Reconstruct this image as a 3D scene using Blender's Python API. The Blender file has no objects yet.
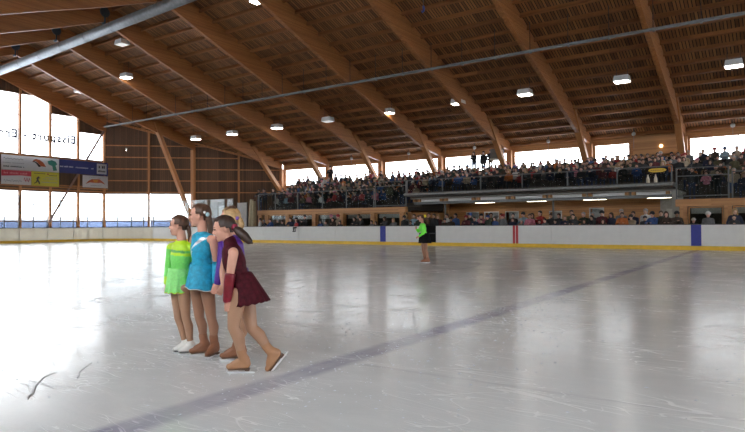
import bpy, bmesh, math, random
import numpy as np
from mathutils import Vector, Matrix
random.seed(7)
S = bpy.context.scene
COL = S.collection
PI = math.pi
V = Vector

# ------------------------------------------------------------------ camera
F_PX, YAW, PIT, ROLL, HC = 591.7, math.radians(34.97), math.radians(.843), math.radians(-.362), 1.271
FW = V((-math.sin(YAW)*math.cos(PIT), math.cos(YAW)*math.cos(PIT), math.sin(PIT)))
R0 = V((math.cos(YAW), math.sin(YAW), 0)); U0 = R0.cross(FW)
RT = R0*math.cos(ROLL) + U0*math.sin(ROLL); UP = -R0*math.sin(ROLL) + U0*math.cos(ROLL)
EYE = V((0, 0, HC))
cd = bpy.data.cameras.new('camera'); cam = bpy.data.objects.new('camera', cd); COL.objects.link(cam)
cd.sensor_width = 36; cd.lens = F_PX/745*36; cd.clip_start = .05; cd.clip_end = 500
m = Matrix.Identity(4)
for i in range(3):
    m[i][0], m[i][1], m[i][2], m[i][3] = RT[i], UP[i], -FW[i], EYE[i]
cam.matrix_world = m; S.camera = cam

def at(px, py, D):
    """point at distance D along the view axis that shows at pixel (px, py)"""
    return EYE + (FW + RT*((px-372.5)/F_PX) - UP*((py-216)/F_PX))*D

# ------------------------------------------------------------------ materials
def nt(name):
    m = bpy.data.materials.new(name); m.use_nodes = True
    t = m.node_tree; t.nodes.clear()
    o = t.nodes.new('ShaderNodeOutputMaterial'); b = t.nodes.new('ShaderNodeBsdfPrincipled')
    t.links.new(b.outputs[0], o.inputs[0])
    return m, t, b, o
def N(t, k, **kw):
    n = t.nodes.new(k)
    for a, v in kw.items(): setattr(n, a, v)
    return n
def L(t, a, b): t.links.new(a, b)
def val(t, op, a, b=None, clamp=False):
    n = N(t, 'ShaderNodeMath', operation=op, use_clamp=clamp)
    for i, x in enumerate((a, b)):
        if x is None: continue
        if isinstance(x, (int, float)): n.inputs[i].default_value = x
        else: L(t, x, n.inputs[i])
    return n.outputs[0]
def mixc(t, f, a, b, mode='MIX'):
    n = N(t, 'ShaderNodeMix', data_type='RGBA', blend_type=mode)
    for i, x in ((0, f), (6, a), (7, b)):
        if isinstance(x, (int, float)): n.inputs[i].default_value = x
        elif isinstance(x, tuple): n.inputs[i].default_value = (*x, 1) if len(x) == 3 else x
        else: L(t, x, n.inputs[i])
    return n.outputs[2]
def coord(t, which='Object', scale=(1, 1, 1)):
    c = N(t, 'ShaderNodeTexCoord'); mp = N(t, 'ShaderNodeMapping')
    mp.inputs['Scale'].default_value = scale
    L(t, c.outputs[which], mp.inputs[0]); return mp.outputs[0]
def noise(t, vec, scale=5, detail=3, rough=.5, dist=0):
    n = N(t, 'ShaderNodeTexNoise'); n.inputs['Scale'].default_value = scale
    n.inputs['Detail'].default_value = detail; n.inputs['Roughness'].default_value = rough
    n.inputs['Distortion'].default_value = dist
    L(t, vec, n.inputs['Vector']); return n.outputs['Fac']
def ramp(t, f, stops):
    r = N(t, 'ShaderNodeValToRGB'); e = r.color_ramp.elements
    while len(e) < len(stops): e.new(.5)
    for x, (p, c) in zip(e, stops):
        x.position = p; x.color = (*c, 1) if isinstance(c, tuple) else (c, c, c, 1)
    L(t, f, r.inputs[0]); return r.outputs[0]
def bump(t, b, h, s=.3, d=.01):
    n = N(t, 'ShaderNodeBump'); n.inputs['Strength'].default_value = s; n.inputs['Distance'].default_value = d
    L(t, h, n.inputs['Height']); L(t, n.outputs[0], b.inputs['Normal'])
MATS = {}
def M(name, col=(.5, .5, .5), rough=.6, metal=0, var=.12, scale=8, spec=.5, sheen=0, trans=0):
    """plain procedural surface: colour with a noise variation of its own"""
    if name in MATS: return MATS[name]
    m, t, b, o = nt(name)
    v = coord(t)
    n = noise(t, v, scale, 4)
    dark = tuple(c*(1-var) for c in col); light = tuple(min(1, c*(1+var)) for c in col)
    L(t, ramp(t, n, [(.3, dark), (.7, light)]), b.inputs['Base Color'])
    b.inputs['Roughness'].default_value = rough; b.inputs['Metallic'].default_value = metal
    b.inputs['Specular IOR Level'].default_value = spec
    if sheen: b.inputs['Sheen Weight'].default_value = sheen
    if trans:
        tr = N(t, 'ShaderNodeBsdfTranslucent'); tr.inputs[0].default_value = (*col, 1)
        mx = N(t, 'ShaderNodeMixShader'); mx.inputs[0].default_value = trans
        L(t, b.outputs[0], mx.inputs[1]); L(t, tr.outputs[0], mx.inputs[2]); L(t, mx.outputs[0], o.inputs[0])
    MATS[name] = m; return m
def EM(name, col, s):
    if name in MATS: return MATS[name]
    m, t, b, o = nt(name)
    b.inputs['Base Color'].default_value = (.8, .8, .8, 1)
    b.inputs['Emission Color'].default_value = (*col, 1); b.inputs['Emission Strength'].default_value = s
    MATS[name] = m; return m
def glass_mat(name, tint=(.97, .985, 1), gloss=.08, rough=.02):
    m, t, b, o = nt(name); t.nodes.remove(b)
    tr = N(t, 'ShaderNodeBsdfTransparent'); tr.inputs[0].default_value = (*tint, 1)
    g = N(t, 'ShaderNodeBsdfGlossy'); g.inputs['Roughness'].default_value = rough
    mx = N(t, 'ShaderNodeMixShader')
    fr = N(t, 'ShaderNodeLayerWeight'); fr.inputs[0].default_value = .25
    f = val(t, 'MULTIPLY', fr.outputs['Fresnel'], gloss*4, True)
    L(t, f, mx.inputs[0]); L(t, tr.outputs[0], mx.inputs[1]); L(t, g.outputs[0], mx.inputs[2]); L(t, mx.outputs[0], o.inputs[0])
    MATS[name] = m; return m

def wood(name, dark, light, axis=0, board=.1, rough=.55, gap=0, gapcol=(.02, .012, .008), grain=1., along=3.):
    """planks whose joints repeat every `board` metres along object axis `axis` (0,1,2)"""
    if name in MATS: return MATS[name]
    m, t, b, o = nt(name)
    c = N(t, 'ShaderNodeTexCoord'); sp = N(t, 'ShaderNodeSeparateXYZ'); L(t, c.outputs['Object'], sp.inputs[0])
    a = val(t, 'DIVIDE', sp.outputs[axis], board)
    idx = val(t, 'FLOOR', a); fr = val(t, 'FRACT', a)
    other = sp.outputs[1 if axis == 0 else 0]
    seg = val(t, 'FLOOR', val(t, 'DIVIDE', other, along))
    cb = N(t, 'ShaderNodeCombineXYZ'); L(t, idx, cb.inputs[0]); L(t, seg, cb.inputs[1])
    w = N(t, 'ShaderNodeTexWhiteNoise', noise_dimensions='2D'); L(t, cb.outputs[0], w.inputs['Vector'])
    sc = [1.5, 1.5, 1.5]; sc[axis] = 22
    g = noise(t, coord(t, 'Object', tuple(sc)), 1.6*grain, 5, .6, .4)
    f = val(t, 'ADD', val(t, 'MULTIPLY', w.outputs['Value'], .55), val(t, 'MULTIPLY', g, .6))
    col = ramp(t, f, [(.15, dark), (.95, light)])
    if gap:
        gm = val(t, 'LESS_THAN', fr, gap)
        col = mixc(t, gm, col, gapcol)
        bump(t, b, val(t, 'SUBTRACT', 1, gm), .5, .02)
    L(t, col, b.inputs['Base Color']); b.inputs['Roughness'].default_value = rough
    MATS[name] = m; return m

deck_m = wood('slatted deck timber', (.085, .032, .009), (.40, .175, .058), 0, .165, .7, .27, (.03, .014, .006), along=1.05)
purlin_m = wood('purlin timber', (.16, .06, .017), (.34, .135, .042), 1, .12, .6, along=4)
glulam_m = wood('laminated beam timber', (.25, .09, .024), (.43, .17, .05), 2, .05, .5, .05, (.16, .055, .014), along=7)
post_m = wood('post timber', (.30, .12, .036), (.48, .21, .07), 0, .08, .55)
clad_m = wood('dark wall cladding', (.055, .027, .013), (.15, .075, .036), 1, .19, .75, .08, (.012, .008, .006), along=60)
plank_m = wood('orange plank wall', (.32, .135, .04), (.52, .24, .08), 2, .14, .5, .06, (.12, .05, .02), along=9)
orange_m = wood('orange timber', (.36, .16, .055), (.58, .29, .11), 2, .1, .5)
def diag_clad():
    return clad_m
white_board = M('white board plastic', (.80, .80, .78), .45, var=.04, scale=3, trans=.12)
end_board = M('backlit board plastic', (.86, .83, .74), .45, var=.04, scale=3, trans=.42)  # same boards, backlight put into a creamier, more translucent copy
yellow_m = M('yellow kick plate', (.78, .50, .03), .45, var=.1, scale=4)
red_m = M('red marker', (.50, .02, .03), .5)
blue_m = M('blue marker', (.03, .04, .30), .5)
steel_m = M('grey painted steel', (.15, .155, .155), .5, .3, .1)
darksteel_m = M('dark steel', (.05, .055, .06), .5, .4)
galv_m = M('galvanised sheet', (.25, .255, .255), .5, .5, .15, 5)
tray_m = M('galvanised tray', (.19, .19, .18), .7, .1, .15, 6)
white_m = M('white enamel', (.72, .72, .70), .4, var=.04)
conc_m = M('pale concrete', (.42, .40, .37), .8, var=.12, scale=3)
greywall_m = M('grey plaster', (.40, .38, .34), .8, var=.12, scale=2)
dark_m = M('dark interior', (.02, .018, .016), .8)
black_m = M('black gate panel', (.008, .008, .009), .9, spec=.1)
snow_m = M('snow', (.80, .86, .95), .8, var=.06, scale=1)
film_m = glass_mat('blue filmed glass', (.40, .45, .56), .03)
pane_m = glass_mat('window pane', (.96, .98, 1), .08)
rglass_m = glass_mat('rink glass', (.95, .97, .97), .02)
smoke_m = glass_mat('gallery rail glass', (.78, .80, .79), .02, .15)
lamp_on = EM('lamp lens', (1, .94, .84), 22.0)
lamp_low = EM('dim lamp lens', (.95, .95, .9), .55)
tube_on = EM('fluorescent tube', (1, .92, .72), 6.0)
skin_m = M('skin', (.66, .345, .25), .5, var=.05, scale=14, spec=.35)
lip_m = M('lips', (.50, .17, .15), .45, var=.05)
tights_m = M('tan tights', (.42, .235, .145), .45, var=.05, scale=14)
tights2_m = M('brown tights', (.33, .165, .10), .45, var=.05, scale=14)
eye_m = M('eye', (.05, .03, .02), .2)
boot_tan = M('tan boot cover', (.42, .215, .11), .45, var=.08, scale=14)
boot_brown = M('brown boot cover', (.27, .11, .055), .45, var=.08, scale=14)
boot_white = M('white skate leather', (.78, .76, .72), .4, var=.05)
blade_m = M('steel blade', (.82, .84, .86), .3, .35, .05)
hair_br = M('brown hair', (.085, .038, .020), .45, var=.35, scale=40)
hair_dk = M('dark brown hair', (.040, .020, .014), .45, var=.35, scale=40)
hair_bl = M('blond hair', (.42, .26, .11), .45, var=.35, scale=40)

# ------------------------------------------------------------------ mesh helpers
class MB:
    def __init__(s): s.v = []; s.f = []; s.mi = []
    def add(s, vs, fs, mi=0):
        o = len(s.v); s.v += [tuple(p) for p in vs]; s.f += [tuple(i+o for i in f) for f in fs]; s.mi += [mi]*len(fs); return s
    def box(s, x0, x1, y0, y1, z0, z1, mi=0):
        vs = [(x, y, z) for z in (z0, z1) for y in (y0, y1) for x in (x0, x1)]
        return s.add(vs, [(0, 2, 3, 1), (4, 5, 7, 6), (0, 1, 5, 4), (2, 6, 7, 3), (0, 4, 6, 2), (1, 3, 7, 5)], mi)
    def bar(s, a, b, w, h, up=(0, 0, 1), mi=0):
        """rectangular bar from a to b, w across, h along up"""
        a, b = V(a), V(b); d = (b-a).normalized(); u = V(up); sd = d.cross(u)
        if sd.length < 1e-4: sd = d.cross(V((1, 0, 0)))
        sd.normalize(); u = sd.cross(d).normalized()
        vs = [p+sd*i*w/2+u*j*h/2 for p in (a, b) for i, j in ((-1, -1), (1, -1), (1, 1), (-1, 1))]
        return s.add(vs, [(3, 2, 1, 0), (4, 5, 6, 7), (0, 1, 5, 4), (1, 2, 6, 5), (2, 3, 7, 6), (3, 0, 4, 7)], mi)
    def prism(s, poly, axis, a, b, mi=0):
        """polygon in the plane of the two other axes, extruded along axis from a to b"""
        n = len(poly)
        def mk(p, q):
            if axis == 'x': return (q, p[0], p[1])
            if axis == 'y': return (p[0], q, p[1])
            return (p[0], p[1], q)
        vs = [mk(p, a) for p in poly]+[mk(p, b) for p in poly]
        fs = [tuple(range(n))[::-1], tuple(range(n, 2*n))]+[(i, (i+1) % n, (i+1) % n+n, i+n) for i in range(n)]
        return s.add(vs, fs, mi)
    def tube(s, pts, r, n=12, mi=0, cap=True):
        pts = [V(p) for p in pts]; rs = r if isinstance(r, (list, tuple)) else [r]*len(pts)
        vs = []; prev = None
        for i, p in enumerate(pts):
            d = (pts[min(i+1, len(pts)-1)]-pts[max(i-1, 0)]).normalized()
            if prev is None:
                a = d.cross(V((0, 0, 1)));
                if a.length < .01: a = d.cross(V((1, 0, 0)))
            else: a = prev-d*prev.dot(d)
            a.normalize(); prev = a; b = d.cross(a)
            rr = rs[i]; ra, rb = rr if isinstance(rr, tuple) else (rr, rr)
            vs += [p+a*math.cos(2*PI*k/n)*ra+b*math.sin(2*PI*k/n)*rb for k in range(n)]
        fs = [(i*n+k, i*n+(k+1) % n, (i+1)*n+(k+1) % n, (i+1)*n+k) for i in range(len(pts)-1) for k in range(n)]
        if cap: fs += [tuple(range(n))[::-1], tuple(range((len(pts)-1)*n, len(pts)*n))]
        return s.add(vs, fs, mi)
    def ell(s, c, ax, n=14, mi=0):
        """ellipsoid: centre and three axis vectors"""
        c = V(c); A = [V(a) for a in ax]; vs = [c+A[2]]; nr = n//2
        for i in range(1, nr):
            th = PI*i/nr
            for k in range(n):
                ph = 2*PI*k/n
                vs.append(c+A[0]*math.sin(th)*math.cos(ph)+A[1]*math.sin(th)*math.sin(ph)+A[2]*math.cos(th))
        vs.append(c-A[2]); last = len(vs)-1
        fs = [(0, 1+k, 1+(k+1) % n) for k in range(n)]
        for i in range(nr-2):
            fs += [(1+i*n+k, 1+(i+1)*n+k, 1+(i+1)*n+(k+1) % n, 1+i*n+(k+1) % n) for k in range(n)]
        b = 1+(nr-2)*n
        fs += [(last, b+(k+1) % n, b+k) for k in range(n)]
        return s.add(vs, fs, mi)
    def ball(s, c, r, n=14, mi=0): return s.ell(c, ((r, 0, 0), (0, r, 0), (0, 0, r)), n, mi)
    def cap(s, a, b, ra, rb, n=12, mi=0):
        a, b = V(a), V(b); d = b-a; ln = d.length
        if ln < 1e-5: return s.ball(a, max(ra, rb), n, mi)
        d /= ln; pts = []; rs = []
        for k in range(4):
            t = PI/2*k/4; pts.append(a-d*ra*math.cos(t)); rs.append(max(ra*math.sin(t), ra*.06))
        pts.append(a); rs.append(ra); pts.append(b); rs.append(rb)
        for k in range(1, 5):
            t = PI/2*k/4; pts.append(b+d*rb*math.sin(t)); rs.append(max(rb*math.cos(t), rb*.06))
        return s.tube(pts, rs, n, mi)
    def mesh(s, name, mats, smooth=False):
        me = bpy.data.meshes.new(name); me.from_pydata(s.v, [], s.f)
        for mt in (mats if isinstance(mats, (list, tuple)) else [mats]): me.materials.append(mt)
        me.polygons.foreach_set('material_index', s.mi)
        if smooth: me.polygons.foreach_set('use_smooth', [True]*len(me.polygons))
        me.validate(); me.update(); return me
    def build(s, name, mats, parent=None, smooth=False, loc=(0, 0, 0), rz=0):
        return put(name, s.mesh(name, mats, smooth), parent, loc, rz)
def put(name, me, parent=None, loc=(0, 0, 0), rz=0):
    o = bpy.data.objects.new(name, me); COL.objects.link(o)
    o.location = loc; o.rotation_euler = (0, 0, rz)
    if parent is not None: o.parent = parent
    return o
def empty(name, loc=(0, 0, 0)):
    o = bpy.data.objects.new(name, None); COL.objects.link(o); o.location = loc; return o
def tag(o, label, cat, group=None, kind=None):
    o['label'] = label; o['category'] = cat
    if group: o['group'] = group
    if kind: o['kind'] = kind
    return o
def struct(o, label=None):
    o['kind'] = 'structure'
    if label: o['label'] = label
    return o
ORD = 'first second third fourth fifth sixth seventh eighth ninth tenth eleventh twelfth thirteenth fourteenth fifteenth sixteenth seventeenth eighteenth nineteenth twentieth'.split()
def ordn(i):
    if i < 20: return ORD[i]
    tens = {2: 'twenty', 3: 'thirty', 4: 'forty', 5: 'fifty'}[(i+1)//10]
    return tens+'-'+ORD[(i+1) % 10-1] if (i+1) % 10 else {3: 'thirtieth', 4: 'fortieth', 5: 'fiftieth'}.get((i+1)//10, 'last')

# ------------------------------------------------------------------ hall dimensions
XW = -54.6; STEP = 6.134; FX = lambda i: -48.47+STEP*i          # frame positions along the hall
YR, YC = 21.4, 44.3                                              # ridge and rear column line
deckz = lambda y: 23.504-.36*(y if y >= YR else 2*YR-y)
W = 30.9; XE = -49.2; CR = 4.5; HB = 1.2; YN = -.7               # rink boards
XMAX = 32.0; YNEAR = -2.0
XBLUE = -3.42; XC = -12.13

# ---- ice and floors
def ice_material():
    m, t, b, o = nt('rink ice')
    c = N(t, 'ShaderNodeTexCoord'); sp = N(t, 'ShaderNodeSeparateXYZ'); L(t, c.outputs['Object'], sp.inputs[0])
    X, Y = sp.outputs[0], sp.outputs[1]
    n1 = noise(t, coord(t, scale=(.22, .35, 1)), 1.3, 5, .6, .6)
    n2 = noise(t, coord(t, scale=(1.2, 2.6, 1)), 1.5, 6, .65, .8)
    base = ramp(t, n1, [(.25, (.68, .715, .72)), (.75, (.79, .825, .83))])
    base = mixc(t, val(t, 'MULTIPLY', ramp(t, n2, [(.42, 0.), (.72, 1.)]), .35), base, (.88, .89, .89))
    # skating scratches: thin iso-lines of stretched, warped noise
    scr = None
    for i, (rot, sc, s, w) in enumerate(((.3, (.5, 2.6, 1), 1.1, .006), (-.5, (.5, 3., 1), 1.5, .006), (1.1, (.6, 2., 1), .9, .005), (2.2, (.8, 3.4, 1), 1.7, .007), (.0, (.35, 3.6, 1), 2.2, .008))):
        mp = N(t, 'ShaderNodeMapping'); mp.inputs['Rotation'].default_value = (0, 0, rot); mp.inputs['Scale'].default_value = sc
        mp.inputs['Location'].default_value = (i*7.3, i*3.1, 0)
        L(t, c.outputs['Object'], mp.inputs[0])
        nn = noise(t, mp.outputs[0], s, 1.5, .4, .5)
        d = val(t, 'ABSOLUTE', val(t, 'SUBTRACT', nn, .5))
        li = val(t, 'SUBTRACT', 1, val(t, 'DIVIDE', d, w, True), True)
        scr = li if scr is None else val(t, 'MAXIMUM', scr, li)
    brk = ramp(t, noise(t, coord(t, scale=(.8, .8, 1)), 1.1, 4), [(.42, 0.), (.62, 1.)])
    scr = val(t, 'MULTIPLY', scr, brk)
    # painted lines under the ice
    wob = val(t, 'MULTIPLY', val(t, 'SUBTRACT', noise(t, coord(t), 2.5, 4), .5), .10)
    def band(dist, w0, w1):
        mr = N(t, 'ShaderNodeMapRange'); mr.inputs[1].default_value = w0; mr.inputs[2].default_value = w1
        mr.inputs[3].default_value = 1; mr.inputs[4].default_value = 0; L(t, dist, mr.inputs[0]); return mr.outputs[0]
    dl = val(t, 'ABSOLUTE', val(t, 'SUBTRACT', val(t, 'ADD', X, wob), XBLUE))
    lines = val(t, 'MULTIPLY', band(dl, .09, .19), .8)
    fade = ramp(t, noise(t, coord(t, scale=(1.2, .7, 1)), 1.3, 5, .6), [(.3, .35), (.65, 1.)])
    col = mixc(t, val(t, 'MULTIPLY', lines, fade), base, (.24, .235, .38))
    dx = val(t, 'SUBTRACT', X, XC); dy = val(t, 'SUBTRACT', Y, 15.4)
    rr = val(t, 'SQRT', val(t, 'ADD', val(t, 'MULTIPLY', dx, dx), val(t, 'MULTIPLY', dy, dy)))
    ring = band(val(t, 'ABSOLUTE', val(t, 'SUBTRACT', rr, 4.55)), .02, .09)
    col = mixc(t, val(t, 'MULTIPLY', ring, .35), col, (.2, .2, .34))
    l2 = val(t, 'ABSOLUTE', val(t, 'SUBTRACT', Y, val(t, 'ADD', 4.50, val(t, 'MULTIPLY', X, .04))))
    seam = val(t, 'MULTIPLY', band(l2, .0, .045), val(t, 'GREATER_THAN', X, -3.2))
    col = mixc(t, val(t, 'MULTIPLY', seam, .35), col, (.40, .41, .46))
    col = mixc(t, val(t, 'MULTIPLY', scr, .26), col, (.93, .94, .94))
    L(t, col, b.inputs['Base Color'])
    r = val(t, 'ADD', .11, val(t, 'MULTIPLY', n2, .15)); r = val(t, 'ADD', r, val(t, 'MULTIPLY', scr, .3))
    L(t, r, b.inputs['Roughness'])
    b.inputs['IOR'].default_value = 1.42; b.inputs['Specular IOR Level'].default_value = .40
    h = val(t, 'ADD', val(t, 'MULTIPLY', n2, .5), val(t, 'MULTIPLY', scr, -.4))
    h = val(t, 'ADD', h, val(t, 'MULTIPLY', noise(t, coord(t, scale=(3, 3, 3)), 6, 3), .15))
    bump(t, b, h, .22, .02)
    return m
def rounded(x0, x1, y0, y1, r, n=14):
    pts = []
    for cx, cy, a0 in ((x1-r, y1-r, 0), (x0+r, y1-r, 90), (x0+r, y0+r, 180), (x1-r, y0+r, 270)):
        pts += [(cx+r*math.cos(math.radians(a0+90*k/n)), cy+r*math.sin(math.radians(a0+90*k/n))) for k in range(n+1)]
    return pts
mb = MB(); mb.prism(rounded(XE, 25, YN, W, CR), 'z', -.1, 0)
struct(mb.build('floor_ice', ice_material()), 'grey white ice sheet with skate scratches and blue line')
mb = MB(); mb.box(XW-1, XMAX, YNEAR, 52, -.3, -.1)
struct(mb.build('floor', conc_m))
mb = MB()
outer = rounded(XW-1, XMAX, YNEAR, 52, .01, 14); inner = rounded(XE-.02, 25.02, YN-.02, W+.02, CR)
k = len(inner)
mb.add([(x, y, 0) for x, y in inner]+[(x, y, 0) for x, y in outer], [(i, k+i, k+(i+1) % k, (i+1) % k) for i in range(k)])
struct(mb.build('floor_walkway', conc_m))

# ---- dasher boards: one thing per panel
def board_panel(pts, label, mat, glass=0, posts=(), group='white rink board panels'):
    """pts: polyline of the ice side (top view), boards stand outside of it"""
    base = V((*pts[len(pts)//2], 0)); e = empty('rink_board_panel', base)
    P = [V((*p, 0)) for p in pts]
    def off(d):
        out = []
        for i, p in enumerate(P):
            q = (P[min(i+1, len(P)-1)]-P[max(i-1, 0)]).normalized(); n = V((-q.y, q.x, 0))
            out.append(p+n*d)
        return out
    def strip(d0, d1, z0, z1, trim=.006):
        A, B = off(d0), off(d1); A = [a.copy() for a in A]; B = [b.copy() for b in B]
        for X in (A, B):
            X[0] += (X[1]-X[0]).normalized()*trim; X[-1] -= (X[-1]-X[-2]).normalized()*trim
        n = len(A); mb = MB()
        vs = [a-base+V((0, 0, z0)) for a in A]+[b-base+V((0, 0, z0)) for b in B]+[a-base+V((0, 0, z1)) for a in A]+[b-base+V((0, 0, z1)) for b in B]
        fs = []
        for i in range(n-1):
            fs += [(i, i+1, 2*n+i+1, 2*n+i), (n+i, 3*n+i, 3*n+i+1, n+i+1), (2*n+i, 2*n+i+1, 3*n+i+1, 3*n+i), (i, n+i, n+i+1, i+1)]
        fs += [(0, 2*n, 3*n, n), (n-1, 2*n-1, 4*n-1, 3*n-1)]
        return mb.add(vs, fs)
    strip(0, .05, .20, HB-.03).build('facing', mat, e)
    strip(-.012, .05, .003, .20, .002).build('kick_plate', yellow_m, e)
    strip(-.02, .12, HB-.03, HB, .002).build('cap_rail', darksteel_m if glass else M('dark cap rail', (.10, .09, .085), .5), e)
    if glass:
        strip(.03, .045, HB, glass-.03, .03).build('glass_pane', rglass_m, e)
        strip(.025, .055, glass-.03, glass, .002).build('top_rail', steel_m, e)
        for j in posts:
            p = off(.05)[j]-base
            MB().box(p.x-.03, p.x+.03, p.y-.03, p.y+.03, .0, glass).build('glass_post', steel_m, e)
    return tag(e, label, 'rink board', group)
# the polyline runs with the outside to its left: along the far side towards -x? outside is +y, so travel in +x
xs = [-17.04+3.45*i for i in range(0, 13)]
refs = {0: 'just beyond the black gate, ice side white', 4: 'carrying'}
names_r = ['white rink board panel directly beside the black gate on its open ice side',
           'white rink board panel carrying the red double stripe',
           'white rink board panel next after the red striped one towards the blue stripe',
           'white rink board panel midway between red stripe and farther blue stripe',
           'white rink board panel carrying the blue stripe under the stair enclosure',
           'white rink board panel at the picture edge past the blue stripe']
stripe_parent = {}
for i in range(12):
    x0, x1 = xs[i], xs[i+1]
    lab = names_r[i] if i < len(names_r) else 'white rink board panel beyond the picture edge'
    e = board_panel([(x1, W), ((x0+x1)/2, W), (x0, W)][::-1], lab, white_board)
    stripe_parent[i] = (x0, x1, e)
def mark(x, w, mat, name, gapw=0):
    for i, (x0, x1, e) in stripe_parent.items():
        if x0 <= x < x1:
            b = e.location; mb = MB()
            if gapw:
                for s in (-1, 1): mb.box(x-b.x+s*gapw-w/2, x-b.x+s*gapw+w/2, W-b.y-.004, W-b.y+.002, .2, HB-.03)
            else: mb.box(x-b.x-w/2, x-b.x+w/2, W-b.y-.004, W-b.y+.002, .2, HB-.03)
            p = mb.build(name, mat, e); return p
xl = [-17.92-3.3475*i for i in range(9)]
labs_l = ['white rink board panel next to the black gate behind the neon skater', 'white rink board panel carrying the blue stripe nearer the corner',
          'white rink board panel one before the blue stripe, below orange gallery posts', 'white rink board panel under the dangling child spectator',
          'white rink board panel below the left gallery railing middle', 'white rink board panel right beside the velvet dress skater',
          'white rink board panel hidden mostly behind the skaters', 'white rink board panel joining the curved corner behind the turquoise dress']
for i in range(8):
    x1, x0 = xl[i], xl[i+1]
    g = 0
    e = board_panel([(x0, W), ((x0+x1)/2, W), (x1, W)], labs_l[i], white_board, 3.35 if i >= 5 else 0, (0,) if i == 6 else (0, -1) if i == 5 else (0,))
    stripe_parent[100+i] = (x0, x1, e)
mark(-20.82, .42, blue_m, 'blue_stripe'); mark(XC+.02, .135, red_m, 'red_stripe', .085); mark(XBLUE, .42, blue_m, 'blue_stripe')
# corner in three, then the end
arc = [(XE+CR-CR*math.cos(math.radians(a)), W-CR+CR*math.sin(math.radians(a))) for a in range(0, 91, 5)]
for j in range(3):
    board_panel(arc[j*6:j*6+7], 'pale curved rink board panel, %s around the far corner from the end wall' % ORD[j], end_board, 3.6, (0, 3))
ys = [26.4-2.15*i for i in range(14)]
for i in range(13):
    y1, y0 = ys[i], ys[i+1]
    board_panel([(XE, y0), (XE, (y0+y1)/2), (XE, y1)], 'cream backlit rink board panel on the end wall, %s from the corner' % ORD[i], end_board,
                3.75, (0, 1), 'cream end boards')
# near boards behind the camera's feet
board_panel([(25-CR, YN), (-10, YN), (XE+CR, YN)], 'white rink boards on the near side of the ice', white_board)
# open gate, the darkness of its gap put in as a black panel
g = empty('rink_gate', (-17.48, W, 0))
MB().box(-.43, .43, .03, .09, .2, HB-.02).build('gap_panel', black_m, g)
MB().box(-.44, .44, -.012, .1, .003, .2).build('kick_plate', yellow_m, g)
MB().box(-.40, .40, 0, .03, .7, .76).build('push_bar', darksteel_m, g)
MB().box(-.44, -.40, .0, .1, .2, HB).build('gate_post', black_m, g)
tag(g, 'open gate, dark gap filled black, in the white boards behind the neon green skater', 'gate')

# ---- roof
mb = MB()
def plate(poly, th=.12):
    n = len(poly); vs = [(x, y, deckz(y)) for x, y in poly]+[(x, y, deckz(y)+th) for x, y in poly]
    mb.add(vs, [tuple(range(n))[::-1], tuple(range(n, 2*n))]+[(i, (i+1) % n, (i+1) % n+n, i+n) for i in range(n)])
YE = 44.75
plate([(XW-.2, YR), (XMAX, YR), (XMAX, YE), (-42.1, YE), (XW-.2, 32.4)])
plate([(XW-.2, YR), (XMAX, YR), (XMAX, YNEAR-.3), (XW-.2, YNEAR-.3)])
ceil = struct(mb.build('ceiling', deck_m), 'sloping slatted timber roof deck')
y = YR+.55; k = 0
while y < 44.4:
    x0 = XW if y < 32.3 else -42.3-(44.0-y)*1.05
    for yy, xx in ((y, x0), (2*YR-y, XW)):
        if yy < YNEAR: continue
        z = deckz(yy); sl = .36 if yy < YR else -.36
        MB().bar((xx+.1, yy, z-.115), (XMAX-.2, yy, z-.115), .12, .23, (0, -sl, 1)).build('purlin', purlin_m, ceil)
    y += 1.06
LOWER = [(21.4, 14.55), (25, 13.12), (28, 12.03), (30.8, 10.98), (36, 9.2), (39, 8.2), (41, 7.56), (42.6, 7.25), (44.3, 7.02)]
def low(y):
    for (a, za), (b, zb) in zip(LOWER, LOWER[1:]):
        if a <= y <= b: return za+(zb-za)*(y-a)/(b-a)
frame_names = ['nearest the glazed end wall', 'second from the glazed end wall', 'third from the end wall, strut landing on the gallery corner',
               'fourth from the end wall', 'fifth from the end wall', 'sixth from the end wall, above the standing spectators', 'seventh from the end wall',
               'eighth from the end wall, steepest in the picture']
def beam(x, lab, yend=44.3, w=.24):
    e = empty('roof_beam', (x, YR, deckz(YR)))
    ys_ = [p[0] for p in LOWER if p[0] < yend]+[yend]
    lowf = low if yend > 40 else (lambda y: low(y) if y < 33 else low(33)+(8.85-low(33))*(y-33)/(38.3-33))
    pl = [(q-YR, lowf(q)-e.location.z) for q in ys_]+[(q-YR, deckz(q)-e.location.z-.005) for q in ys_[::-1]]
    MB().prism(pl, 'x', -w/2, w/2).build('stand_side_rafter', glulam_m, e)
    pl = [(-(q-YR), low(q)-e.location.z) for q in [p[0] for p in LOWER]]+[(-(q-YR), deckz(q)-e.location.z-.005) for q in [p[0] for p in LOWER][::-1]]
    MB().prism(pl, 'x', -w/2, w/2).build('near_side_rafter', glulam_m, e)
    mb = MB(); mb.prism([(.34*math.cos(2*PI*k/12), -.62+.34*math.sin(2*PI*k/12)) for k in range(12)], 'x', w/2, w/2+.04)
    mb.prism([(.34*math.cos(2*PI*k/12), -.62+.34*math.sin(2*PI*k/12)) for k in range(12)], 'x', -w/2-.04, -w/2)
    mb.box(-w/2-.03, w/2+.03, -.05, .05, -1.4, -.02)
    mb.build('ridge_connector', M('blue grey connector', (.09, .12, .14), .5, .4), e)
    return tag(e, lab, 'beam', 'glulam roof beams', 'thing')
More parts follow.
